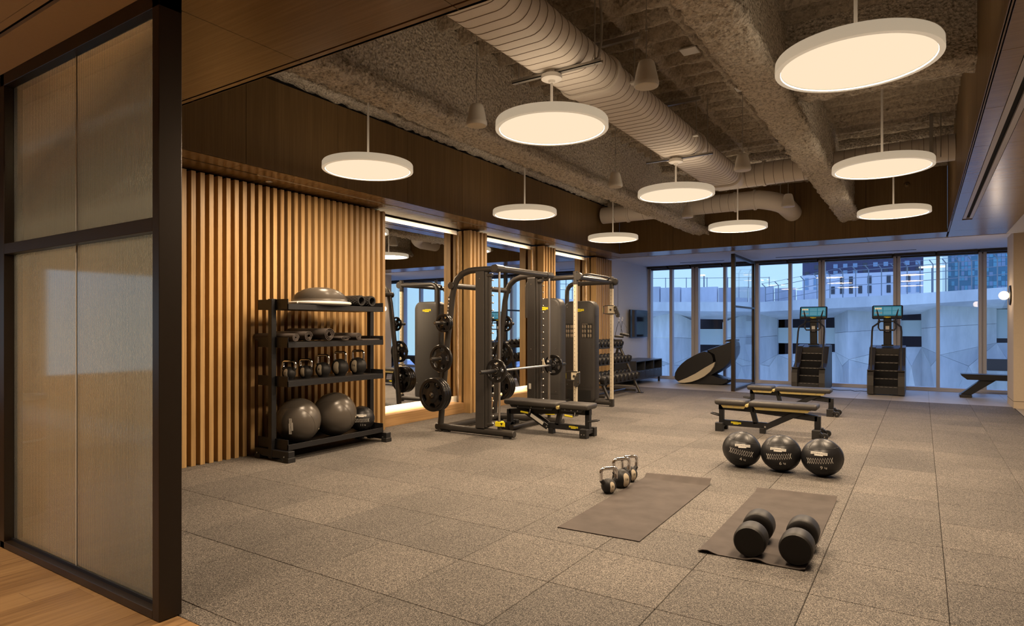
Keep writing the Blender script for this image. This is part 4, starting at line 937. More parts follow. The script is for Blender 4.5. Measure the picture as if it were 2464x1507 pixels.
for k, (ya, yb) in enumerate(((8.885, 9.105), (10.155, 10.375))):
    P = slab(-5.47, -4.86, .05, 1.865, .13)
    rings = [[(x, y, z) for x, z in inset(P, g)] for y, g in ((ya, .03), (ya + .012, .008), (ya + .035, 0), (yb - .035, 0), (yb - .012, .008), (yb, .03))]
    tw = obj('weight_tower', loft(rings), M['gunmatte'], CM, True, 45)
    yf = ya - .001; yi = yb + .0005 if k == 0 else ya - .0005    # inner face looks to the middle of the machine
    out = ya - .0008
    for i in range(16):
        z = .22 + i * .092; obj('edge_clip', MB().box((-4.861, (ya + yb) / 2 - .05, z), (-4.857, (ya + yb) / 2 + .05, z + .004)), M['gun'], tw)
    for x, z in ((-4.93, 1.76), (-4.93, 1.05), (-4.93, .36), (-5.40, 1.76), (-5.40, .36)): obj('screw', MB().cyl((x, out, z), (x, out - .004, z), .007, 8), M['steelbar'], tw)
    techno_badge(tw, (-5.165, out - .0006, 1.70), (R(90), 0, 0), .20, M['yellow'], M['printblack'])
    obj('panel_joint', MB().box((-5.45, out - .0004, .318), (-4.89, out + .0002, .322)), M['printblack'], tw)
    if k == 1:
        obj('stack_slot', MB().box((-5.24, out - .0006, .33), (-5.15, out + .0002, 1.52)), M['printblack'], tw)
        obj('selector_pin', MB().cyl((-5.20, out - .002, .93), (-5.20, out - .03, .93), .016, 12), M['yellow'], tw, True)
        sg = obj('exercise_chart', MB().box((-5.11, out - .0005, 1.20), (-4.90, out + .0002, 1.46)), M['printblack'], tw); obj('exercise_chart', MB().box((-5.44, out - .0005, 1.20), (-5.26, out + .0002, 1.46)), M['printblack'], tw)
        for cx in (-5.085, -5.04, -4.975, -4.93, -5.41, -5.37, -5.32, -5.285):
            for z in (1.225, 1.305, 1.385):
                obj('exercise_icon', MB().box((cx - .013, out - .0012, z), (cx - .003, out - .0004, z + .05)).box((cx + .003, out - .0012, z), (cx + .011, out - .0004, z + .045)).box((cx - .014, out - .0012, z - .012), (cx + .012, out - .0004, z - .008)), M['badge'], sg)
        obj('chart_heading', MB().box((-5.10, out - .0012, 1.447), (-4.99, out - .0004, 1.452)), M['badge'], sg)
        obj('foot_opening', MB().box((-5.40, out - .0006, .10), (-4.93, out + .0002, .27)), M['printblack'], tw)
    yc = CY0 if k == 0 else CY1
    obj('top_arm', MB().tube([(-5.45, yc, 1.55), (-5.45, yc, 1.95)] + [(-5.30 - .15 * math.cos(R(a)), yc, 2.03 + .15 * math.sin(R(a))) for a in (10, 30, 50, 70, 90)] + [(-4.57, yc, 2.185)], .040, 16), M['gun'], CM, True, 50)
    obj('base_tube', MB().cyl((-5.40, yc, .065), (CXc, yc, .065), .042, 20), M['gun'], CM, True)
    co = obj('pulley_column', MB().box((CXc - .026, yc - .026, .10), (CXc + .026, yc + .026, 2.09), .004), M['cream'], CM)
    for i in range(30): obj('pin_hole', MB().cyl((CXc - .004, yc - .0262, .16 + i * .064), (CXc - .004, yc - .0268, .16 + i * .064), .006, 8), M['printblack'], co)
    obj('column_foot', MB().box((CXc - .036, yc - .036, 0), (CXc + .036, yc + .036, .135), .006), M['gun'], CM)
    obj('column_head', MB().cyl((CXc, yc, 2.07), (CXc, yc, 2.275), .040, 20, .004), M['gun'], CM, True)
    obj('head_pulley', MB().cyl((CXc + .055, yc - .03, 2.19), (CXc + .055, yc + .03, 2.19), .062, 24, .006), M['gun'], CM, True, 40)
    zc = .63 if k == 0 else 1.70
    cg = obj('pulley_carriage', MB().box((CXc - .060, yc - .05, zc - .07), (CXc + .060, yc + .05, zc + .07), .012), M['cream'], CM)
    obj('carriage_loop', MB().tube([(CXc - .06, yc - .052, zc - .072), (CXc - .13, yc - .052, zc - .065), (CXc - .13, yc - .052, zc + .065), (CXc - .06, yc - .052, zc + .072), (CXc + .085, yc - .052, zc + .072), (CXc + .085, yc - .052, zc - .072)], .008, 8, True, True), M['black'], cg, True)
    obj('grip_stripe', MB().box((CXc - .142, yc - .056, zc - .045), (CXc - .128, yc - .044, zc + .045), .003), M['yellow'], cg)
    obj('lock_knob', MB().cyl((CXc, yc - .05, zc), (CXc, yc - .06, zc), .018, 16), M['gun'], cg, True)
    arm_ = obj('swivel_pulley', MB().prism([(CXc + .07, zc + .06), (CXc + .11, zc + .06), (CXc + .17, zc - .08), (CXc + .165, zc - .13), (CXc + .12, zc - .135), (CXc + .075, zc - .02)] if k else [(CXc + .06, zc + .05), (CXc + .10, zc + .06), (CXc + .10, zc - .11), (CXc + .05, zc - .17), (CXc + .005, zc - .15), (CXc + .02, zc - .04)], 'y', yc - .075, yc - .035), M['gunmatte'], cg)
    for a in (0, 1): obj('pulley_bolt', MB().cyl((CXc + (.10 if k else .06) + a * .02, yc - .076, zc + .01 - a * .1), (CXc + (.10 if k else .06) + a * .02, yc - .080, zc + .01 - a * .1), .010, 10), M['steelbar'], cg)
    obj('cable', MB().cyl((CXc + .115 if k else CXc + .08, yc, 2.19), (CXc + .115 if k else CXc + .08, yc, zc + .05), .003, 6), M['black'], CM)
obj('cross_tube', MB().cyl((CXc, CY0 - .02, 2.185), (CXc, CY1 + .02, 2.185), .036, 18), M['gun'], CM, True)
for dx in (-.09, .11):
    obj('pull_up_grip', MB().tube([(CXc, CY0 + .10, 2.20), (CXc + dx * .8, CY0 + .22, 2.235), (CXc + dx, CY0 + .32, 2.24), (CXc + dx, CY1 - .45, 2.24), (CXc + dx * .8, CY1 - .30, 2.235), (CXc, CY1 - .18, 2.20)], .017, 10), M['gunmatte'], CM, True)
obj('rear_base_tube', MB().cyl((-5.36, CY0, .065), (-5.36, CY1, .065), .042, 18), M['gun'], CM, True)
# handle attachment hanging from the far column
hx, hy = CXc + .16, CY1 - .055
t = thing('pulley_stirrup', 'black stirrup handle hanging from the far cream column', 'stirrup', (hx, hy, 1.24))
obj('carabiner', MB().tube([(0, 0, .33), (.012, 0, .31), (.012, 0, .27), (0, 0, .25), (-.012, 0, .27), (-.012, 0, .31)], .0035, 6, True, True), M['steelbar'], t, True)
for s_ in (-1, 1): obj('strap', MB().tube([(0, 0, .255), (s_ * .02, s_ * .01, .20), (s_ * .055, s_ * .02, .05), (s_ * .06, s_ * .02, .0)], .008, 6, True, False, (1, .4)), M['black'], t, True)
obj('grip', MB().cyl((-.075, -.025, 0), (.075, .025, -.012), .020, 14, .004), M['rubblack'], t, True)
t = thing('pulley_stirrup', 'black stirrup handle with round bar end hooked beside the far column', 'stirrup', (hx + .05, hy + .1, 1.27))
obj('carabiner', MB().tube([(-.03, 0, .31), (-.02, 0, .29), (-.02, 0, .25), (-.03, 0, .23), (-.04, 0, .25), (-.04, 0, .29)], .0035, 6, True, True), M['steelbar'], t, True)
for s_ in (-1, 1): obj('strap', MB().tube([(-.03, 0, .235), (s_ * .05, 0, .12), (s_ * .06, 0, .0)], .007, 6, True, False, (1, .4)), M['black'], t, True)
obj('grip', MB().cyl((-.07, .0, .01), (.09, .01, -.02), .024, 14, .004), M['rubblack'], t, True)
# ================================================================== DUMBBELL RACK
DRK = thing('dumbbell_rack', 'three-tier gunmetal dumbbell rack beyond the cable machine', 'rack', (0, 0, 0))
TI = [(-5.21, .335, 10.95, 12.75), (-5.37, .69, 10.95, 12.75), (-5.53, 1.01, 10.95, 12.75)]
for y in (11.15, 12.72):
    obj('side_leg', MB().tube([(-5.02, y, .01), (-5.17, y, .30), (-5.33, y, .66), (-5.49, y, .98), (-5.58, y, 1.06)], .03, 12), M['gun'], DRK, True)
    obj('side_leg', MB().tube([(-5.85, y, .02), (-5.62, y, .55), (-5.52, y, .98)], .03, 12), M['gun'], DRK, True)
    obj('foot_tube', MB().bar((-5.88, y, .05), (-5.12, y, .05), .06, .05, .004), M['gun'], DRK)
    for x in (-5.88, -5.02): obj('foot_plate', MB().box((x - .06, y - .05, 0), (x + .06, y + .05, .014), .003), M['rubblack'], DRK)
for x, z, y0, y1 in TI:
    for dx in (-.085, .085): obj('tier_rail', MB().box((x + dx - .02, y0, z - .035 + dx * -.25), (x + dx + .02, y1, z + dx * -.25), .003), M['gunmatte'], DRK)
obj('end_plate', MB().box((-5.63, 12.755, .93), (-5.44, 12.765, 1.13), .003), M['gun'], DRK)
for x, z in ((-5.36, .06),): obj('stretcher', MB().cyl((x, 11.15, z), (x, 12.72, z), .025, 12), M['gun'], DRK, True)
def dumbbell_parts(r, L, hl, dark='rubblack'):
    hd = (L - hl) / 2
    prof = lambda s_: [(0, s_ * hl / 2), (r * .62, s_ * hl / 2), (r * .90, s_ * (hl / 2 + hd * .04)), (r * .975, s_ * (hl / 2 + hd * .10)), (r, s_ * (hl / 2 + hd * .20)), (r, s_ * (hl / 2 + hd * .84)), (r * .975, s_ * (hl / 2 + hd * .93)), (r * .90, s_ * (L / 2)), (r * .78, s_ * (L / 2 - .004)), (r * .6, s_ * (L / 2 - .004)), (0, s_ * (L / 2 - .003))]
    return [('head', mesh('head', MB().lathe(prof(1), (0,0,0), (1,0,0), 32), M[dark], True, 40)), ('head', mesh('head', MB().lathe(prof(-1), (0,0,0), (1,0,0), 32), M[dark], True, 40)), ('grip', mesh('grip', MB().cyl((-hl / 2 - .005, 0, 0), (hl / 2 + .005, 0, 0), .016, 14), M['steelbar'], True))]
def dumbbell(parts, loc, rot, label, group):
    t = thing('dumbbell', label, 'dumbbell', loc, 0, group); t.rotation_euler = rot
    for n_, me in parts: obj(n_, me, None, t)
    return t
D1 = dumbbell_parts(.082, .34, .13); D2 = dumbbell_parts(.070, .30, .13); D3 = dumbbell_parts(.058, .26, .13)
NM = ['first', 'second', 'third', 'fourth', 'fifth', 'sixth', 'seventh', 'eighth', 'ninth', 'tenth', 'eleventh']
for (x, z, y0, y1), D, r, tn, n in zip(TI, (D1, D2, D3), (.082, .070, .058), ('bottom', 'middle', 'top'), (9, 10, 11)):
    for i in range(n):
        y = y0 + .09 + i * (y1 - y0 - .17) / (n - 1)
        dumbbell(D, (x + .01, y, z + r * .86 + .006), (0, R(12), 0), '%s round black dumbbell on the %s tier, counted from the cable machine' % (NM[i], tn), 'dumbbells on the rack')
# ================================================================== TV, CONSOLE
t = thing('television', 'black flat television on the pale wall above the low cabinet', 'television', (-6.295, 15.74, 1.49))
obj('bezel', MB().box((.02, -.60, -.355), (.06, .60, .355), .004), M['black'], t); obj('screen', MB().box((.0602, -.59, -.345), (.0612, .59, .345)), plain('screen_glass', (.01, .01, .012), .04, 0, .8), t); obj('wall_bracket', MB().box((-.033, -.2, -.15), (.02, .2, .15)), M['black'], t)
t = thing('media_cabinet', 'low charcoal cabinet with three open niches and three drawers', 'cabinet', (0, 0, 0))
x0, x1, y0, y1 = -6.31, -5.66, 14.10, 15.86
M['cab'] = plain('charcoal_lacquer', (.030, .033, .042), .35)
obj('cabinet_body', MB().box((x0, y0, .56), (x1, y1, .585), .002).box((x0, y0, .13), (x1, y1, .155), .002).box((x0, y0, .155), (x1, y0 + .025, .56)).box((x0, y1 - .025, .155), (x1, y1, .56)).box((x0, y0, .155), (x0 + .02, y1, .56)).box((x0, y0 + .02, .335), (x1 - .002, y1 - .02, .355)), M['cab'], t)
for k in (1, 2): yy = y0 + (y1 - y0) * k / 3; obj('divider', MB().box((x0 + .02, yy - .012, .155), (x1 - .003, yy + .012, .56)), M['cab'], t)
for k in range(3):
    ya = y0 + .03 + (y1 - y0 - .04) * k / 3; yb = ya + (y1 - y0 - .04) / 3 - .02; d = obj('drawer', MB().box((x1 - .02, ya, .16), (x1, yb, .332), .002), M['cab'], t)
    for q in (.3, .7): obj('pull', MB().box((x1, ya + (yb - ya) * q - .02, .322), (x1 + .008, ya + (yb - ya) * q + .02, .328)), M['steelbar'], d)
for x in (x0 + .05, x1 - .06):
    for y in (y0 + .06, y1 - .06): obj('leg', MB().box((x - .022, y - .022, 0), (x + .022, y + .022, .13), .002), M['black'], t)
# ================================================================== RELAXATION POD CHAIR
ZS = .1753
def pp(x, y, Y_=15.35):
    # photograph pixel on the pod's near side plane -> local metres (measured once, used as plain numbers)
    u = 1600 + x * ZS; v = 800 + y * ZS; a = (u - 1232) / 1518.3; dx = -.5448 + a * .8386; dy = .8386 + a * .5448
    s_ = Y_ / dy; return (dx * s_, 1.4 + (787 - v) / 1518.3 * s_)
def pillow(poly, ya, yb, e, steps=5, xs=1.0):
    cx = sum(p[0] for p in poly) / len(poly); cz = sum(p[1] for p in poly) / len(poly); rings = []
    for i in range(2 * steps + 2):
        if i <= steps: a = R(90 * i / steps); y = ya + e * (1 - math.sin(a)) ; k = math.cos(R(90) - a); g = 1 - (1 - math.sin(a)) * 0
        t_ = i / (2 * steps + 1); w_ = 2 * t_ - 1; y = (ya + yb) / 2 + w_ * (yb - ya) / 2; k = (1 - abs(w_) ** 4.0) ** .5 if abs(w_) < 1 else 0
        k = max(k, .72 if abs(w_) >= .99 else 0); k = .72 + .28 * k if k < 1 else 1
        rings.append([(cx + (p[0] - cx) * k, y, cz + (p[1] - cz) * k) for p in poly])
    return loft(rings)
POD = thing('massage_chair', 'black reclining pod chair with a pale curved side stripe by the windows', 'chair', (0, 0, 0))
M['podblack'] = plain('pod_black', (.010, .009, .009), .45)
shell = [pp(*p) for p in [(118, 620), (128, 560), (160, 500), (220, 430), (300, 365), (420, 298), (500, 262), (570, 245), (630, 262), (670, 300), (690, 350), (690, 405), (640, 470), (560, 560), (470, 625), (380, 668), (300, 690), (220, 694), (160, 680), (130, 655)]]
obj('side_shell', pillow(shell, 15.30, 16.05, .2), M['podblack'], POD, True, 50)
strp = [pp(*p, 15.29) for p in [(165, 680), (300, 625), (420, 565), (540, 490), (620, 445), (686, 408), (668, 470), (620, 540), (540, 605), (450, 650), (360, 680), (270, 694), (200, 692)]]
obj('side_stripe', MB().prism([(a + .0, b_) for a, b_ in strp], 'y', 15.285, 15.42), M['cream'], POD)
back = [pp(*p) for p in [(560, 240), (700, 192), (820, 150), (905, 122), (950, 135), (962, 200), (950, 300), (880, 430), (800, 500), (700, 560), (620, 605), (520, 610), (600, 540), (690, 400), (670, 300)]]
obj('back_shell', pillow(back, 15.37, 15.99, .15), M['podblack'], POD, True, 50)
obj('head_pad', pillow([pp(*p) for p in [(795, 128), (830, 105), (890, 93), (950, 98), (950, 125), (880, 135)]], 15.45, 15.9, .1), M['podblack'], POD, True, 50)
base = [pp(*p, 15.42) for p in [(180, 690), (180, 718), (240, 728), (700, 747), (800, 749), (880, 712), (886, 682), (780, 660), (690, 625), (620, 605), (510, 615), (350, 690)]]
zmin = min(b_ for a, b_ in base); base = [(a, b_ - zmin) for a, b_ in base]
obj('base', pillow(base, 15.40, 15.97, .1), M['podblack'], POD, True, 40)
obj('foot_well', MB().box((pp(640, 660)[0], 15.45, .12), (pp(850, 660)[0], 15.9, .155), .01), M['gun'], POD)
# ================================================================== STAIR CLIMBERS
def climber(loc, label, rz=0):
    t = thing('stair_climber', label, 'stair climber', loc, rz, 'stair climbers by the windows')
    W = .66; hw = W / 2
    for s_ in (-1, 1):
        sp_ = [(0, .02), (.26, .02), (1.28, .02), (1.30, .10), (1.28, .98), (1.10, 1.0), (.75, .96), (.42, .60), (.20, .52), (.06, .50), (-.01, .40), (-.02, .20)]
        obj('side_panel', MB().prism([(a, b_) for a, b_ in sp_], 'x', s_ * hw, s_ * (hw - .115)), M['gunmatte'], t)
        obj('panel_cap', MB().box((min(s_ * hw, s_ * (hw - .13)), .0, .495), (max(s_ * hw, s_ * (hw - .13)), .24, .52), .006), M['gun'], t)
        x = s_ * (hw - .065)
        obj('hand_rail', MB().tube([(x, .12, .50), (x, .16, .72), (x, .34, 1.05), (x, .46, 1.30), (s_ * (hw - .075), .52, 1.40), (s_ * (hw - .19), .70, 1.50), (s_ * (hw - .165), .78, 1.62), (s_ * (hw - .125), .84, 1.80)], .018, 12), M['gunmatte'], t, True, 60)
        obj('inner_grip', MB().tube([(s_ * (hw - .17), .72, 1.53), (s_ * (hw - .17), .68, 1.38), (s_ * (hw - .20), .68, 1.33), (0, .70, 1.33)], .016, 10), M['gunmatte'], t, True, 60)
    obj('rear_cover', MB().prism([(.74, .94), (1.10, 1.0), (1.28, .98), (1.28, .2), (.80, .5)], 'x', -hw + .115, hw - .115), M['gunmatte'], t)
    obj('front_skirt', MB().box((-hw + .115, .06, .02), (hw - .115, .10, .16)), M['black'], t)
    for i in range(5):
        y = .10 + i * .135; z = .17 + i * .16
        st = obj('step', MB().box((-hw + .118, y, z - .02), (hw - .118, y + .20, z + .012), .004), M['gun'], t)
        obj('riser', MB().prism([(y + .02, z - .02), (y + .13, z - .02), (y + .14, z - .155), (y + .06, z - .155)], 'x', -hw + .12, hw - .12), M['black'], st)
        for k in range(5): obj('tread_mark', MB().box((-.18 + k * .08, y - .0012, z - .006), (-.13 + k * .08, y + .001, z - .002)), M['steel'], st)
    obj('mast', MB().bar((0, .88, .98), (0, .84, 1.60), .15, .07, .01, (0, 1, 0)), M['black'], t)
    obj('mast_collar', MB().box((-.11, .82, .985), (.11, .96, 1.02), .008), M['black'], t)
    obj('label_plate', MB().box((-.035, .808, 1.30), (.035, .812, 1.42)), M['print'], t)
    obj('tray', MB().box((-.15, .76, 1.505), (.15, .86, 1.535), .01), M['black'], t)
    cn = obj('console', MB().box((-.285, -.028, -.15), (.285, .028, .15), .018), M['black'], t, loc=(0, .83, 1.715), rot=(R(-14), 0, 0))
    obj('screen', MB().box((-.255, -.0292, -.085), (.255, -.0284, .125)), emis('console_screen', (.03, .16, .22), .9), cn)
    scr2 = emis('console_tile', (.12, .33, .42), .7) if 'ct' not in M else M['ct']; M['ct'] = scr2
    scr3 = emis('console_text', (.85, .60, .30), .9) if 'ct2' not in M else M['ct2']; M['ct2'] = scr3
    for i in range(3):
        for j in range(2): obj('screen_tile', MB().box((-.24 + i * .165, -.0298, -.06 + j * .09), (-.09 + i * .165, -.0294, .02 + j * .085)), M['ct'], cn)
    for i in range(4): obj('screen_text', MB().box((-.232 + i * .033, -.0304, .06), (-.208 + i * .033, -.0300, .095)), M['ct2'], cn)
    for i in range(3): obj('screen_text', MB().box((-.232 + i * .05, -.0304, -.03), (-.195 + i * .05, -.0300, -.01)), M['print'], cn)
    techno_badge(cn, (0, -.0292, -.118), (R(90), 0, 0), .12, M['yellow'], M['printblack'])
    return t
climber((-.62, 14.90, 0), 'dark stair climber with lit console on the right, free of the benches')
climber((-2.07, 14.95, 0), 'dark stair climber with lit console on the left, behind the farthest bench')
tag(obj('power_cord', MB().tube([(-1.72, 15.75, .006), (-1.5, 15.6, .006), (-1.32, 15.72, .006), (-1.22, 15.55, .006), (-1.12, 15.68, .006), (-.95, 15.6, .006)], .006, 6), M['black'], None, True), 'thin black power cord on the floor between the stair climbers', 'cord')
# bench behind the column
t = thing('flat_bench', 'low black bench with slanted legs half hidden by the column', 'bench', (0, 0, 0))
obj('bench_top', MB().prism([(.655, .465), (2.35, .465), (2.25, .355), (.75, .355), (.66, .43)], 'y', 15.38, 15.72), M['black'], t)
for a, b_ in ((.73, 1.10), (2.28, 1.9)):
    lg = obj('leg', MB().prism([(a - .09, .05), (a + .09, .05), (b_ + .12, .36), (b_ - .12, .36)], 'y', 15.44, 15.66), M['black'], t)
    obj('foot', MB().box((a - .10, 15.36, 0), (a + .10, 15.74, .055), .01), M['gun'], lg)
# ================================================================== MATS, HAND WEIGHTS, MEDICINE BALLS
def floor_mat(x0, x1, y0, y1, label, skew, curl, wave):
    t_ = .0055; nx, ny = 20, 40; q = MB(); vs = []; fs = []
    for s_ in (0, 1):
        for j in range(ny + 1):
            for i in range(nx + 1):
                a, b_ = i / nx, j / ny; x = x0 + (x1 - x0) * a + skew[0] * b_; y = y0 + (y1 - y0) * b_ + skew[1] * a
                z = .0006
                if b_ > .955: k = (b_ - .955) / .045; z += curl * math.sin(k * PI * .62) * (.6 + .4 * a); y -= curl * .35 * k * k
                z += wave * max(0, 1 - b_ * 9) * max(0, math.sin(a * 13 + .5)) ** 2
                z += .0016 * max(0, mn.noise(Vector((x * 3, y * 3, 1))))
                vs.append((x, y, z + s_ * t_))
    n = (nx + 1) * (ny + 1)
    for j in range(ny):
        for i in range(nx):
            a = j * (nx + 1) + i; fs += [(a, a + nx + 1, a + nx + 2, a + 1), (n + a, n + a + 1, n + a + nx + 2, n + a + nx + 1)]
    ed = [(i, i + 1) for i in range(nx)] + [(j * (nx+1) + nx, (j+1) * (nx+1) + nx) for j in range(ny)] + [(ny * (nx+1) + i + 1, ny * (nx+1) + i) for i in range(nx)] + [((j+1) * (nx+1), j * (nx+1)) for j in range(ny)]
    fs += [(a, b_, n + b_, n + a) for a, b_ in ed]
    return tag(obj('exercise_mat', q.add(vs, fs), M['matgrey'], None, True, 60), label, 'exercise mat', 'mats on the floor')
floor_mat(-2.13, -1.54, 3.86, 5.66, 'empty grey exercise mat with a curled far edge beside the kettlebells', (-.03, .03), .05, 0)
floor_mat(-1.17, -.56, 3.92, 5.70, 'grey exercise mat under the two round dumbbells', (-.015, .015), .03, .018)
DB = dumbbell_parts(.095, .46, .14)
for x, y, a, lb in ((-.885, 4.19, 93, 'left round black dumbbell on the grey mat'), (-.625, 4.20, 92, 'right round black dumbbell on the grey mat')):
    dumbbell(DB, (x, y, .1025), (0, 0, R(a)), lb, 'dumbbells on the mat')
for x, y, m_, rz, ti, lb in ((-1.515, 6.56, '4', 14, 10, 'black medicine ball marked 4 kg, leftmost of three and tilted'), (-1.148, 6.56, '6', 6, -6, 'black medicine ball marked 6 kg in the middle of three'), (-.785, 6.56, '9', 2, -6, 'black medicine ball marked 9 kg, rightmost of three')):
    med_ball((x, y, .1745), .1795, R(rz), lb, m_, ti, 'leather medicine balls')
# ================================================================== OUTSIDE
M['conc'] = concrete('precast_concrete', (.40, .41, .43), (.66, .66, .68), .6)
M['conc2'] = concrete('deck_concrete', (.52, .52, .54), (.76, .76, .77), .6)
M['shade'] = plain('garage_shade', (.045, .032, .028), .9)  # near-black colour stands for the shade inside the open decks
M['spandrel'] = plain('garage_spandrel', (.42, .46, .48), .7)
M['galv'] = plain('fence_steel', (.22, .24, .28), .5, .4)
M['brick'] = plain('dark_brick_block', (.075, .065, .11), .8, nz=.1, nscale=.6)
M['paleblock'] = plain('pale_block', (.60, .60, .62), .8)
M['bglass'] = plain('building_glass', (.20, .30, .42), .12, 0, .8)
M['bglass2'] = plain('tower_glass', (.03, .17, .26), .12, 0, .8)
M['bglass3'] = plain('tower_glass_light', (.10, .34, .44), .15, 0, .8)
M['bdark'] = plain('dark_window', (.03, .03, .05), .2, 0, .7)
def px(u, v, Y_):
    a = (u - 1232) / 1518.3; s_ = Y_ / (.8386 + a * .5448); return (( -.5448 + a * .8386) * s_, 1.4 + (787 - v) / 1518.3 * s_)
def q6(x, y): return 1800 + x * .2695, 560 + y * .2695
def q5(x, y): return 1420 + x * .25215, 580 + y * .25215
GF = 30.0
GAR = thing('parking_garage', 'pale concrete garage with faceted precast panels and dark open decks outside', 'building', (0, 0, 0))
def facet(pts, q, nm='precast_panel', m='conc'):
    """pts: (x, y, depth) on the facade; a flat panel with thickness"""
    P3 = []
    for x, y, d in pts: X_, Z_ = px(*q(x, y), GF); P3.append((X_, GF + d, Z_))
    n = len(P3); B = [(a, b_ + .3, c) for a, b_, c in P3]
    obj(nm, MB().add(P3 + B, [tuple(range(n)), tuple(range(2*n-1, n-1, -1))] + [(i, n+i, n+(i+1) % n, (i+1) % n) for i in range(n)]), M[m], GAR)
rd, cn_ = -.75, .25
def split(a, b_, c, d, q, f=.5):
    """one facet cut by a horizontal joint: a top-left, b top-right, c bottom-right, d bottom-left"""
    L = tuple(a[i] + (d[i] - a[i]) * f for i in range(3)); R_ = tuple(b_[i] + (c[i] - b_[i]) * f for i in range(3))
    g = lambda p, s_: (p[0], p[1] + s_, p[2])
    facet([a, b_, g(R_, -1.2), g(L, -1.2)], q); facet([g(L, 1.2), g(R_, 1.2), c, d], q)
# right group
split((765, 728, cn_), (905, 645, rd), (915, 1125, rd), (770, 1068, cn_), q6); split((905, 645, rd), (1365, 700, cn_), (1365, 1020, cn_), (915, 1125, rd), q6)
split((1545, 690, cn_), (1700, 598, rd), (1712, 1085, rd), (1550, 1022, cn_), q6); split((1700, 598, rd), (2225, 640, cn_), (2225, 985, cn_), (1712, 1085, rd), q6)
split((-240, 800, cn_), (125, 695, rd), (135, 1168, rd), (-240, 1080, cn_), q6); split((125, 695, rd), (252, 752, cn_), (252, 1090, cn_), (135, 1168, rd), q6)
split((570, 735, cn_), (830, 672, rd), (830, 1172, rd), (570, 1108, cn_), q5); split((830, 672, rd), (962, 762, cn_), (962, 1098, cn_), (830, 1172, rd), q5)
split((2480, 640, cn_), (2640, 560, rd), (2640, 1080, rd), (2480, 985, cn_), q6)
# lower facets
for q, pts in ((q6, [(770, 1068), (915, 1125), (1365, 1022), (1550, 1022), (1712, 1085), (2225, 985), (2480, 985), (2640, 1080)]), (q6, [(-240, 1080), (135, 1168), (252, 1090), (770, 1068)]), (q5, [(300, 1172), (570, 1108), (830, 1172), (962, 1098), (1335, 1098)])):
    for (xa, ya), (xb, yb) in zip(pts, pts[1:]):
        da = rd if (ya > 1082 and (xa, ya) not in ((252, 1090), (300, 1172), (570, 1108), (962, 1098), (1335, 1098))) else cn_
        db = rd if (yb > 1082 and (xb, yb) not in ((252, 1090), (570, 1108), (962, 1098), (1335, 1098))) else cn_
        dn = 1185
        facet([(xa, ya + 1.5, da), (xb, yb + 1.5, db), ((xa + xb) / 2, dn + 5, -.1)], q)
        facet([(xa, ya + 3, da), ((xa + xb) / 2, dn + 8, -.1), (xa, 1700, da)], q); facet([(xb, yb + 3, db), (xb, 1700, db), ((xa + xb) / 2, dn + 8, -.1)], q)
        facet([((xa + xb) / 2, dn + 10, -.1), (xb, 1700, db), (xa, 1700, da)], q)
# decks behind the openings, near-black walls painting the shade inside
def gbox(u0, v0, u1, v1, y0, y1, m, nm):
    xa, za = px(u0, v1, GF); xb, zb = px(u1, v0, GF); obj(nm, MB().box((xa, y0, za), (xb, y1, zb)), M[m], GAR)
for q, a, b_, (z0, z1, z2, z3) in ((q6, 245, 772, (735, 850, 988, 1095)), (q6, 1360, 1552, (680, 782, 926, 1026)), (q5, 958, 1400, (745, 842, 990, 1100)), (q6, 2220, 2490, (610, 680, 945, 990))):
    u0, _ = q(a, 0); u1, _ = q(b_, 0)
    gbox(u0 - 90, q(0, z0 - 40)[1], u1 + 90, q(0, z3 + 110)[1], GF + 2.6, GF + 2.8, 'shade', 'deck_shade_wall')
    gbox(u0, q(0, z1)[1], u1, q(0, z2)[1], GF + .35, GF + .6, 'spandrel', 'deck_parapet')
    gbox(u0, q(0, z0 - 60)[1], u1, q(0, z0 - 4)[1], GF + .3, GF + 2.5, 'conc', 'deck_slab')
gbox(*q6(2120, 1130), *q6(2500, 1220), GF - .9, GF - .5, 'shade', 'opening_shade_box')  # solid dark box painting the shade of an opening
# ramp band above the facade
lip = [(1500, 727), (1562, 727), (1755, 727), (1830, 727), (1972, 719), (2150, 710), (2253, 703), (2352, 696), (2422, 691), (2560, 682)]
for (u0, v0), (u1, v1) in zip(lip, lip[1:]):
    A = px(u0, v0, GF - 1.2); B = px(u1, v1, GF - 1.2); h0 = .42
    obj('ramp_edge', MB().add([(A[0], GF - 1.2, A[1]), (B[0], GF - 1.2, B[1]), (B[0], GF - 1.2, B[1] - h0), (A[0], GF - 1.2, A[1] - h0), (A[0], GF + .5, A[1]), (B[0], GF + .5, B[1]), (B[0], GF + .5, B[1] - h0 - .35), (A[0], GF + .5, A[1] - h0 - .35)], [(0,1,2,3), (4,7,6,5), (0,4,5,1), (3,2,6,7), (0,3,7,4), (1,5,6,2)]), M['conc2'], GAR)
    obj('ramp_soffit', MB().add([(A[0], GF - 1.1, A[1] - h0 - .02), (B[0], GF - 1.1, B[1] - h0 - .02), (B[0], GF + .28, B[1] - .72), (A[0], GF + .28, A[1] - .72), (B[0], GF + 1.2, B[1] - .1), (A[0], GF + 1.2, A[1] - .1)], [(0,1,2,3), (3,2,4,5), (0,5,4,1), (0,3,5), (1,4,2)]), M['conc'], GAR)
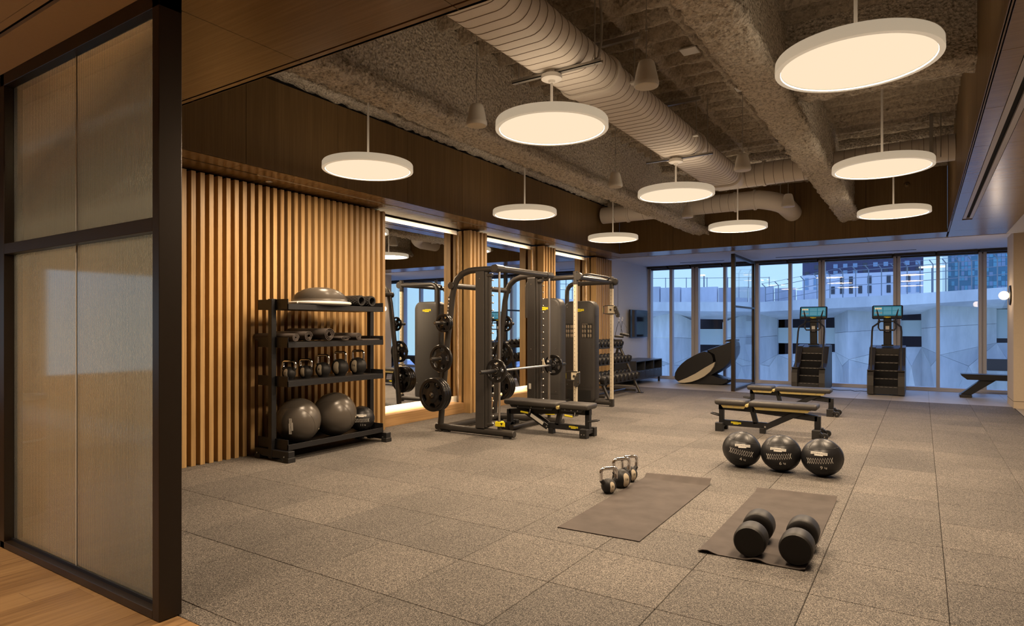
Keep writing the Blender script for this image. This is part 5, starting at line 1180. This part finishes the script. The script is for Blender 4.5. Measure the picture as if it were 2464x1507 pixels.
# upper parapet wall seen on the left
for (u0, v0, v1), (u1, _, _) in zip([(1500, 693, 727), (1588, 693, 727), (1638, 693, 727), (1727, 693, 727), (1800, 692, 727), (1862, 694, 725), (1915, 699, 722)], [(1588, 0, 0), (1638, 0, 0), (1727, 0, 0), (1800, 0, 0), (1862, 0, 0), (1915, 0, 0), (1975, 0, 0)]):
    a, b_ = px(u0, v0, GF + 3), px(u1, v1 + 3, GF + 3); obj('parapet_panel', MB().box((a[0] + .04, GF + 3, b_[1]), (b_[0] - .04, GF + 3.25, a[1])), M['conc2'], GAR)
# fence with cranked posts
FEN = thing('security_fence', 'steel mesh fence with cranked posts along the ramp outside', 'fence', (0, 0, 0))
def lipz(u):
    for (u0, v0), (u1, v1) in zip(lip, lip[1:]):
        if u0 <= u <= u1: return v0 + (v1 - v0) * (u - u0) / (u1 - u0)
tops = []
u = 1842
while u < 2470:
    v = lipz(u); a = px(u, v, GF - 1.0); hgt = .62 + .45 * max(0, min(1, (u - 1850) / 200)); tops.append((a[0], a[1] + hgt))
    obj('post', MB().tube([(a[0], GF - 1.0, a[1]), (a[0], GF - 1.0, a[1] + hgt), (a[0] - .12, GF - 1.15, a[1] + hgt + .16)], .022, 6), M['galv'], FEN); u += 31
for k in (0, -.33, -.66):
    obj('rail', MB().tube([(a, GF - 1.0, b_ + k * .9) for a, b_ in tops], .013, 5), M['galv'], FEN)
obj('top_wire', MB().tube([(a - .12, GF - 1.15, b_ + .16) for a, b_ in tops], .008, 4), M['galv'], FEN)
u = 1550; tp = []
while u < 1860:
    a = px(u, 693, GF + 3); tp.append(a); obj('post', MB().tube([(a[0], GF + 3.1, a[1]), (a[0], GF + 3.1, a[1] + .55)], .02, 6), M['galv'], FEN); u += 50
obj('rail', MB().tube([(a, GF + 3.1, b_ + .52) for a, b_ in tp], .013, 5), M['galv'], FEN)
for u, v0, v1, lb in ((1694, 694, 663, 'slim street lamp post seen through the left windows'), (2243, 705, 643, 'slim double street lamp seen beside the dark apartment block')):
    t = thing('street_lamp', lb, 'street lamp'); a = px(u, v0, 34); b_ = px(u, v1, 34)
    obj('pole', MB().cyl((a[0], 34, -12.0), (a[0], 34, b_[1]), .035, 8), M['galv'], t); obj('lamp_head', MB().box((a[0] - .5, 33.9, b_[1] - .03), (a[0] + (.5 if u > 2000 else .05), 34.1, b_[1] + .05), .02), emis('street_lamp_glow', (1, .9, .7), 1.3) if 'slg' not in M else M['slg'], t)
# buildings
def building(name, label, u0, u1, vtop, Y_, depth, m, rows, cols, wm, vwin0, vwin1, wf=.55, hf=.6, skip=0, seed=1, base=-12):
    t = thing(name, label, 'building'); a, zt = px(u0, vtop, Y_); b_, _ = px(u1, vtop, Y_)
    obj('wall', MB().box((a, Y_, base), (b_, Y_ + depth, zt)), M[m], t); rg = random.Random(seed)
    z0 = px(u0, vwin1, Y_)[1]; z1 = px(u0, vwin0, Y_)[1]
    for i in range(cols):
        for j in range(rows):
            if rg.random() < skip: continue
            x = a + (b_ - a) * (i + .5) / cols; z = z0 + (z1 - z0) * (j + .5) / rows; w2 = (b_ - a) / cols * wf / 2; h2 = (z1 - z0) / rows * hf / 2
            mm = rg.choice(wm); obj('window', MB().box((x - w2, Y_ - .05, z - h2), (x + w2, Y_ + .02, z + h2)), M[mm], t)
    return t
building('apartment_block', 'dark blue-grey apartment block with square windows behind the ramp', 1931, 2222, 560, 95, 30, 'brick', 6, 12, ['bglass', 'bglass', 'bdark'], 575, 668, .45, .62, .18, 3)
building('pale_block', 'low pale block with tall dark windows in front of the dark apartment block', 1931, 2222, 663, 80, 10, 'paleblock', 2, 13, ['bdark', 'bdark', 'bglass'], 668, 712, .42, .8, .2, 5)
building('glass_tower', 'teal glass tower behind the ramp at the right', 2281, 2353, 560, 110, 30, 'bglass2', 12, 9, ['bglass2', 'bglass3', 'bglass'], 562, 700, .9, .9, .25, 7)
building('glass_tower', 'teal glass tower half hidden by the column at the far right', 2370, 2480, 570, 112, 30, 'bglass2', 11, 11, ['bglass3', 'bglass2', 'bglass'], 575, 700, .9, .9, .25, 9)
gr = tag(obj('street_ground', MB().box((-160, 17.5, -12.2), (160, 220, -12)), M['conc'], None), 'grey street level far below the windows', 'ground')
gr['kind'] = 'structure'
